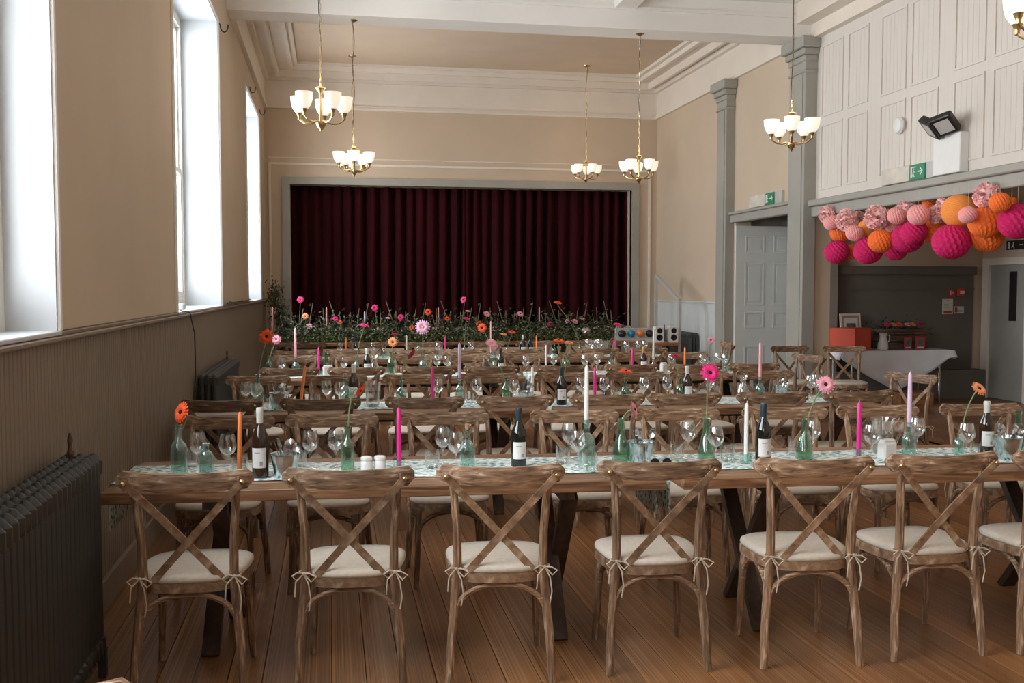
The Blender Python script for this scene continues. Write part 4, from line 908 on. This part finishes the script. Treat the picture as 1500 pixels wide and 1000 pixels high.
o = MB().tube([(XL+.02, 7.9, 1.45), (XL+.06, 8.1, 1.43), (XL+.06, 8.35, 1.25), (XL+.05, 8.45, .9), (XL+.05, 8.35, .75), (XL+.05, 8.5, .5), (XL+.04, 8.55, .1)], .005, 6).build('cable', 'cable'); tag(o, 'thin dark cable hanging from the window sill', 'cable')
o = MB().box(-.05, .05, -.09, .09, 0, .05, .008).build('socket_box', 'plastic_white'); o.location = (XL-.12, 8.75, WZ0); tag(o, 'small white box on the middle window sill', 'box')
t = thing('leaf_string', 'dark leaf string draped along the dado rail between windows', 'garland', (XL+.06, 10.95, 1.44))
MB().tube([(0, i*.35, .015+.02*math.sin(i*1.7)) for i in range(10)], .006, 5).build('string', 'cable', t)
for i in range(14): put('leaves', LV2[0], t, (0, .1+i*.23, .0)).scale = (.12, .25, .15)

# ------------------------------------------------------------------ side room furniture
t = thing('gift_table', 'trestle table beneath the white cloth in side room', 'table', (7.76, 12.95, 0))
MB().box(-.80, .80, -.30, .30, .71, .745, .004).build('table_top', 'table_wood', t)
for sx in (-.68, .66):
    for sy in (-.26, .26): MB().tube([(sx, sy, 0), (sx, sy, .71)], .014, 8).build('leg', 'steel', t)
def cl(u, v):
    # cloth laid diagonally: long pointed drop at the front
    x = -.86+1.72*u; y = -.32+.62*min(v*1.6, 1) if False else None
    if v < .5:
        k = 1-v*2; edge = .10+.46*max(0, 1-abs((x+.05)/.80))**.85
        d = edge*k; return (x*(1+.02*k), -.312-.03*k-.012*math.sin(x*16)*k, .752-d)
    return (x, -.312+.62*(v-.5)*2, .752)
o = MB().grid(cl, 40, 12)
for s in (-1, 1): o.grid(lambda u, v: (s*(.86+.02*u), -.312+.62*v, .752-.12*u), 2, 4)
o = o.build('tablecloth', 'cloth_white', angle=60); o.location = (7.76, 12.95, 0); tag(o, 'white cloth with pointed drop over side room table', 'tablecloth')
o.modifiers.new('thick', 'SOLIDIFY').thickness = .003
t = thing('red_box', 'square orange-red card box on the white cloth', 'box', (7.18, 12.92, .756), .5); MB().box(-.2, .2, -.2, .2, 0, .31, .004).build('box_body', 'red_paint', t); MB().box(-.06, .06, -.004, .004, .309, .312).build('slot', 'black', t)
t = thing('picture_frame', 'framed picture leaning behind the red box', 'picture', (7.37, 13.22, .756), .12); f_ = bpy.data.objects.new('f', None)
bpy.data.objects.remove(f_)
for nm, a, mt in (('frame', (-.17, .17, -.012, .012, 0, .50), 'white_paint'), ('mount', (-.145, .145, -.014, -.011, .025, .475), 'mat_brown'), ('mat_board', (-.115, .115, -.0155, -.013, .06, .44), 'paper_white'), ('picture', (-.08, .08, -.017, -.015, .24, .36), 'photo_dark')):
    MB().box(*a).build(nm, mt, t, False)
t.rotation_euler = (-.12, 0, .12)
t = thing('enamel_jug', 'cream enamel pitcher jug on the white cloth', 'jug', (7.64, 12.85, .756)); MB().lathe([(0, 0), (.065, 0), (.075, .02), (.07, .09), (.045, .17), (.05, .225), (.06, .235), (.056, .232), (.04, .17), (0, .16)], 20).build('jug_body', 'ceramic', t); MB().tube([(.05, 0, .21), (.10, 0, .20), (.10, 0, .13), (.06, 0, .09)], .008, 7).build('handle', 'ceramic', t)
t = thing('wooden_crate', 'dark slatted wooden crate of flowers on white cloth', 'crate', (8.0, 13.02, .756))
for k in range(3):
    for sy in (-.14, .14): MB().box(-.36, .36, sy-.008, sy+.008, .02+k*.095, .10+k*.095, .003).build('slat', 'crate_wood', t)
    for sx in (-.355, .355): MB().box(sx-.008, sx+.008, -.14, .14, .02+k*.095, .10+k*.095, .003).build('slat', 'crate_wood', t)
MB().box(-.35, .35, -.13, .13, .0, .02).build('base_board', 'crate_wood', t)
t = thing('crate_foliage', 'leafy filling inside the wooden crate', 'greenery', (8.0, 13.02, .80)); put('leaves', LV[0], t, (-.12, 0, .14)).scale = (.9, .6, .5); put('leaves', LV[1], t, (.14, 0, .14)).scale = (.8, .6, .5)
for k, col in enumerate(['magenta', 'peach', 'orange', 'pink', 'peach', 'crimson']):
    t = thing('crate_flower', '%s flower head in the wooden crate' % ['magenta', 'yellowish', 'orange', 'pink', 'peach', 'crimson'][k], 'flower', (7.74+k*.105, 12.95+R.uniform(-.04, .04), 1.10), 0, 'flower heads in the crate')
    p = put('petals', TM2['pt', col], t); p.rotation_euler = (.6, R.uniform(-.3, .3), 0); put('flower_eye', TM2['eye', 'dark'], t).rotation_euler = (.6, 0, 0); MB().tube([(0, 0, 0), (0, .03, -.12), (0, .04, -.24)], .003, 5).build('stem', 'stem_green', t)
for k, (X, rz) in enumerate(((7.98, .25), (8.17, -.08))):
    t = thing('photo_frame', ['small red framed photograph turned aside on the white cloth', 'small red framed photograph facing out on the white cloth'][k], 'photo frame', (X, 12.78, .757), rz); MB().box(-.07, .07, -.008, .008, 0, .18, .003).build('frame', 'red_frame', t); MB().box(-.05, .05, -.0095, -.0075, .025, .155).build('photograph', 'photo_dark', t, False); MB().box(-.05, .05, -.0098, -.0094, .025, .04).build('caption_strip', 'paper_white', t, False); MB().bar((0, .008, .14), (0, .06, 0), .03, .004).build('strut', 'black', t)
o = MB().box(-.25, .25, -.2, .2, 0, .17, .005).build('storage_box', 'orange_wood'); o.location = (8.0, 12.75, .0); tag(o, 'low wooden box on the floor beneath the white cloth', 'box')
def notice(x, z, w_, h, mat, label, bits):
    t = thing('wall_notice', label, 'sign', (x, 13.398, z)); MB().box(0, w_, -.012, 0, 0, h, .002).build('plate', mat, t)
    for k, (a, b_, c, d, mt) in enumerate(bits): MB().box(a, b_, -.0135, -.0115, c, d).build('print', mt, t, False)
P_ = 'paper_white'
notice(9.0, 1.49, .125, .125, 'red_frame', 'small red fire action sign on dark alcove wall', [(.03, .045, .03, .095, P_), (.05, .095, .055, .07, P_), (.05, .065, .04, .085, P_)])
t = thing('call_point', 'red fire alarm call point beside the red sign', 'alarm', (9.2, 13.398, 1.56)); MB().box(-.06, .06, -.05, 0, -.055, .055, .012).build('housing', 'red_paint', t); MB().box(-.035, .035, -.053, -.05, -.02, .02).build('glass', 'paper_white', t, False)
notice(8.91, 1.235, .17, .225, 'notice', 'pale fire instruction notice with red base', [(.02, .15, .01, .05, 'red_frame')]+[(.025, .025+.1*R.uniform(.6, 1.1), .075+i*.022, .083+i*.022, 'print_grey') for i in range(5)]+[(.07, .10, .19, .212, 'print_grey')])
notice(9.1, 1.245, .16, .105, 'notice', 'small pale notice with red panel on alcove wall', [(.01, .055, .015, .09, 'red_frame')]+[(.07, .145, .02+i*.022, .03+i*.022, 'print_grey') for i in range(3)])
t = thing('exit_sign', 'black running man exit sign above the grey fire door', 'exit sign', (9.598, 12.75, 2.17)); MB().box(-.015, 0, -.3, .16, 0, .13, .003).build('plate', 'black', t)
m = MB(); m.lathe([(0, -.012), (.012, 0), (0, .012)], 8, (-.0165, -.0, .10)); m.bar((-.0165, -.0, .09), (-.0165, .015, .055), .02, .002, (1, 0, 0)); m.bar((-.0165, .015, .055), (-.0165, -.015, .02), .014, .002, (1, 0, 0)); m.bar((-.0165, .015, .055), (-.0165, .05, .035), .014, .002, (1, 0, 0)); m.box(-.0165, -.0145, .08, .125, .02, .11); m.bar((-.0165, -.12, .065), (-.0165, -.2, .065), .014, .002, (1, 0, 0)); m.build('running_figure', 'paper_white', t, False)

# ------------------------------------------------------------------ labels that single things out
from collections import defaultdict
G = defaultdict(list)
for row, desc, cat, X, o in REG: G[row, desc].append((X, o))
for (row, desc), L_ in G.items():
    L_.sort(key=lambda a: a[0]); n = len(L_)
    for i, (X, o) in enumerate(L_):
        place = ROWN.get(row)
        if row == 9: o['label'] = '%s, %s from grey pilaster under the lintel rail' % (desc, ORD[i]) if n > 1 else '%s hanging under the lintel rail' % desc
        elif n == 1: o['label'] = '%s on %s' % (desc, place)
        elif i < len(ORD): o['label'] = '%s, %s from windows, %s' % (desc, ORD[i], place)
        else: o['label'] = '%s, towards door side, %s' % (desc, place)
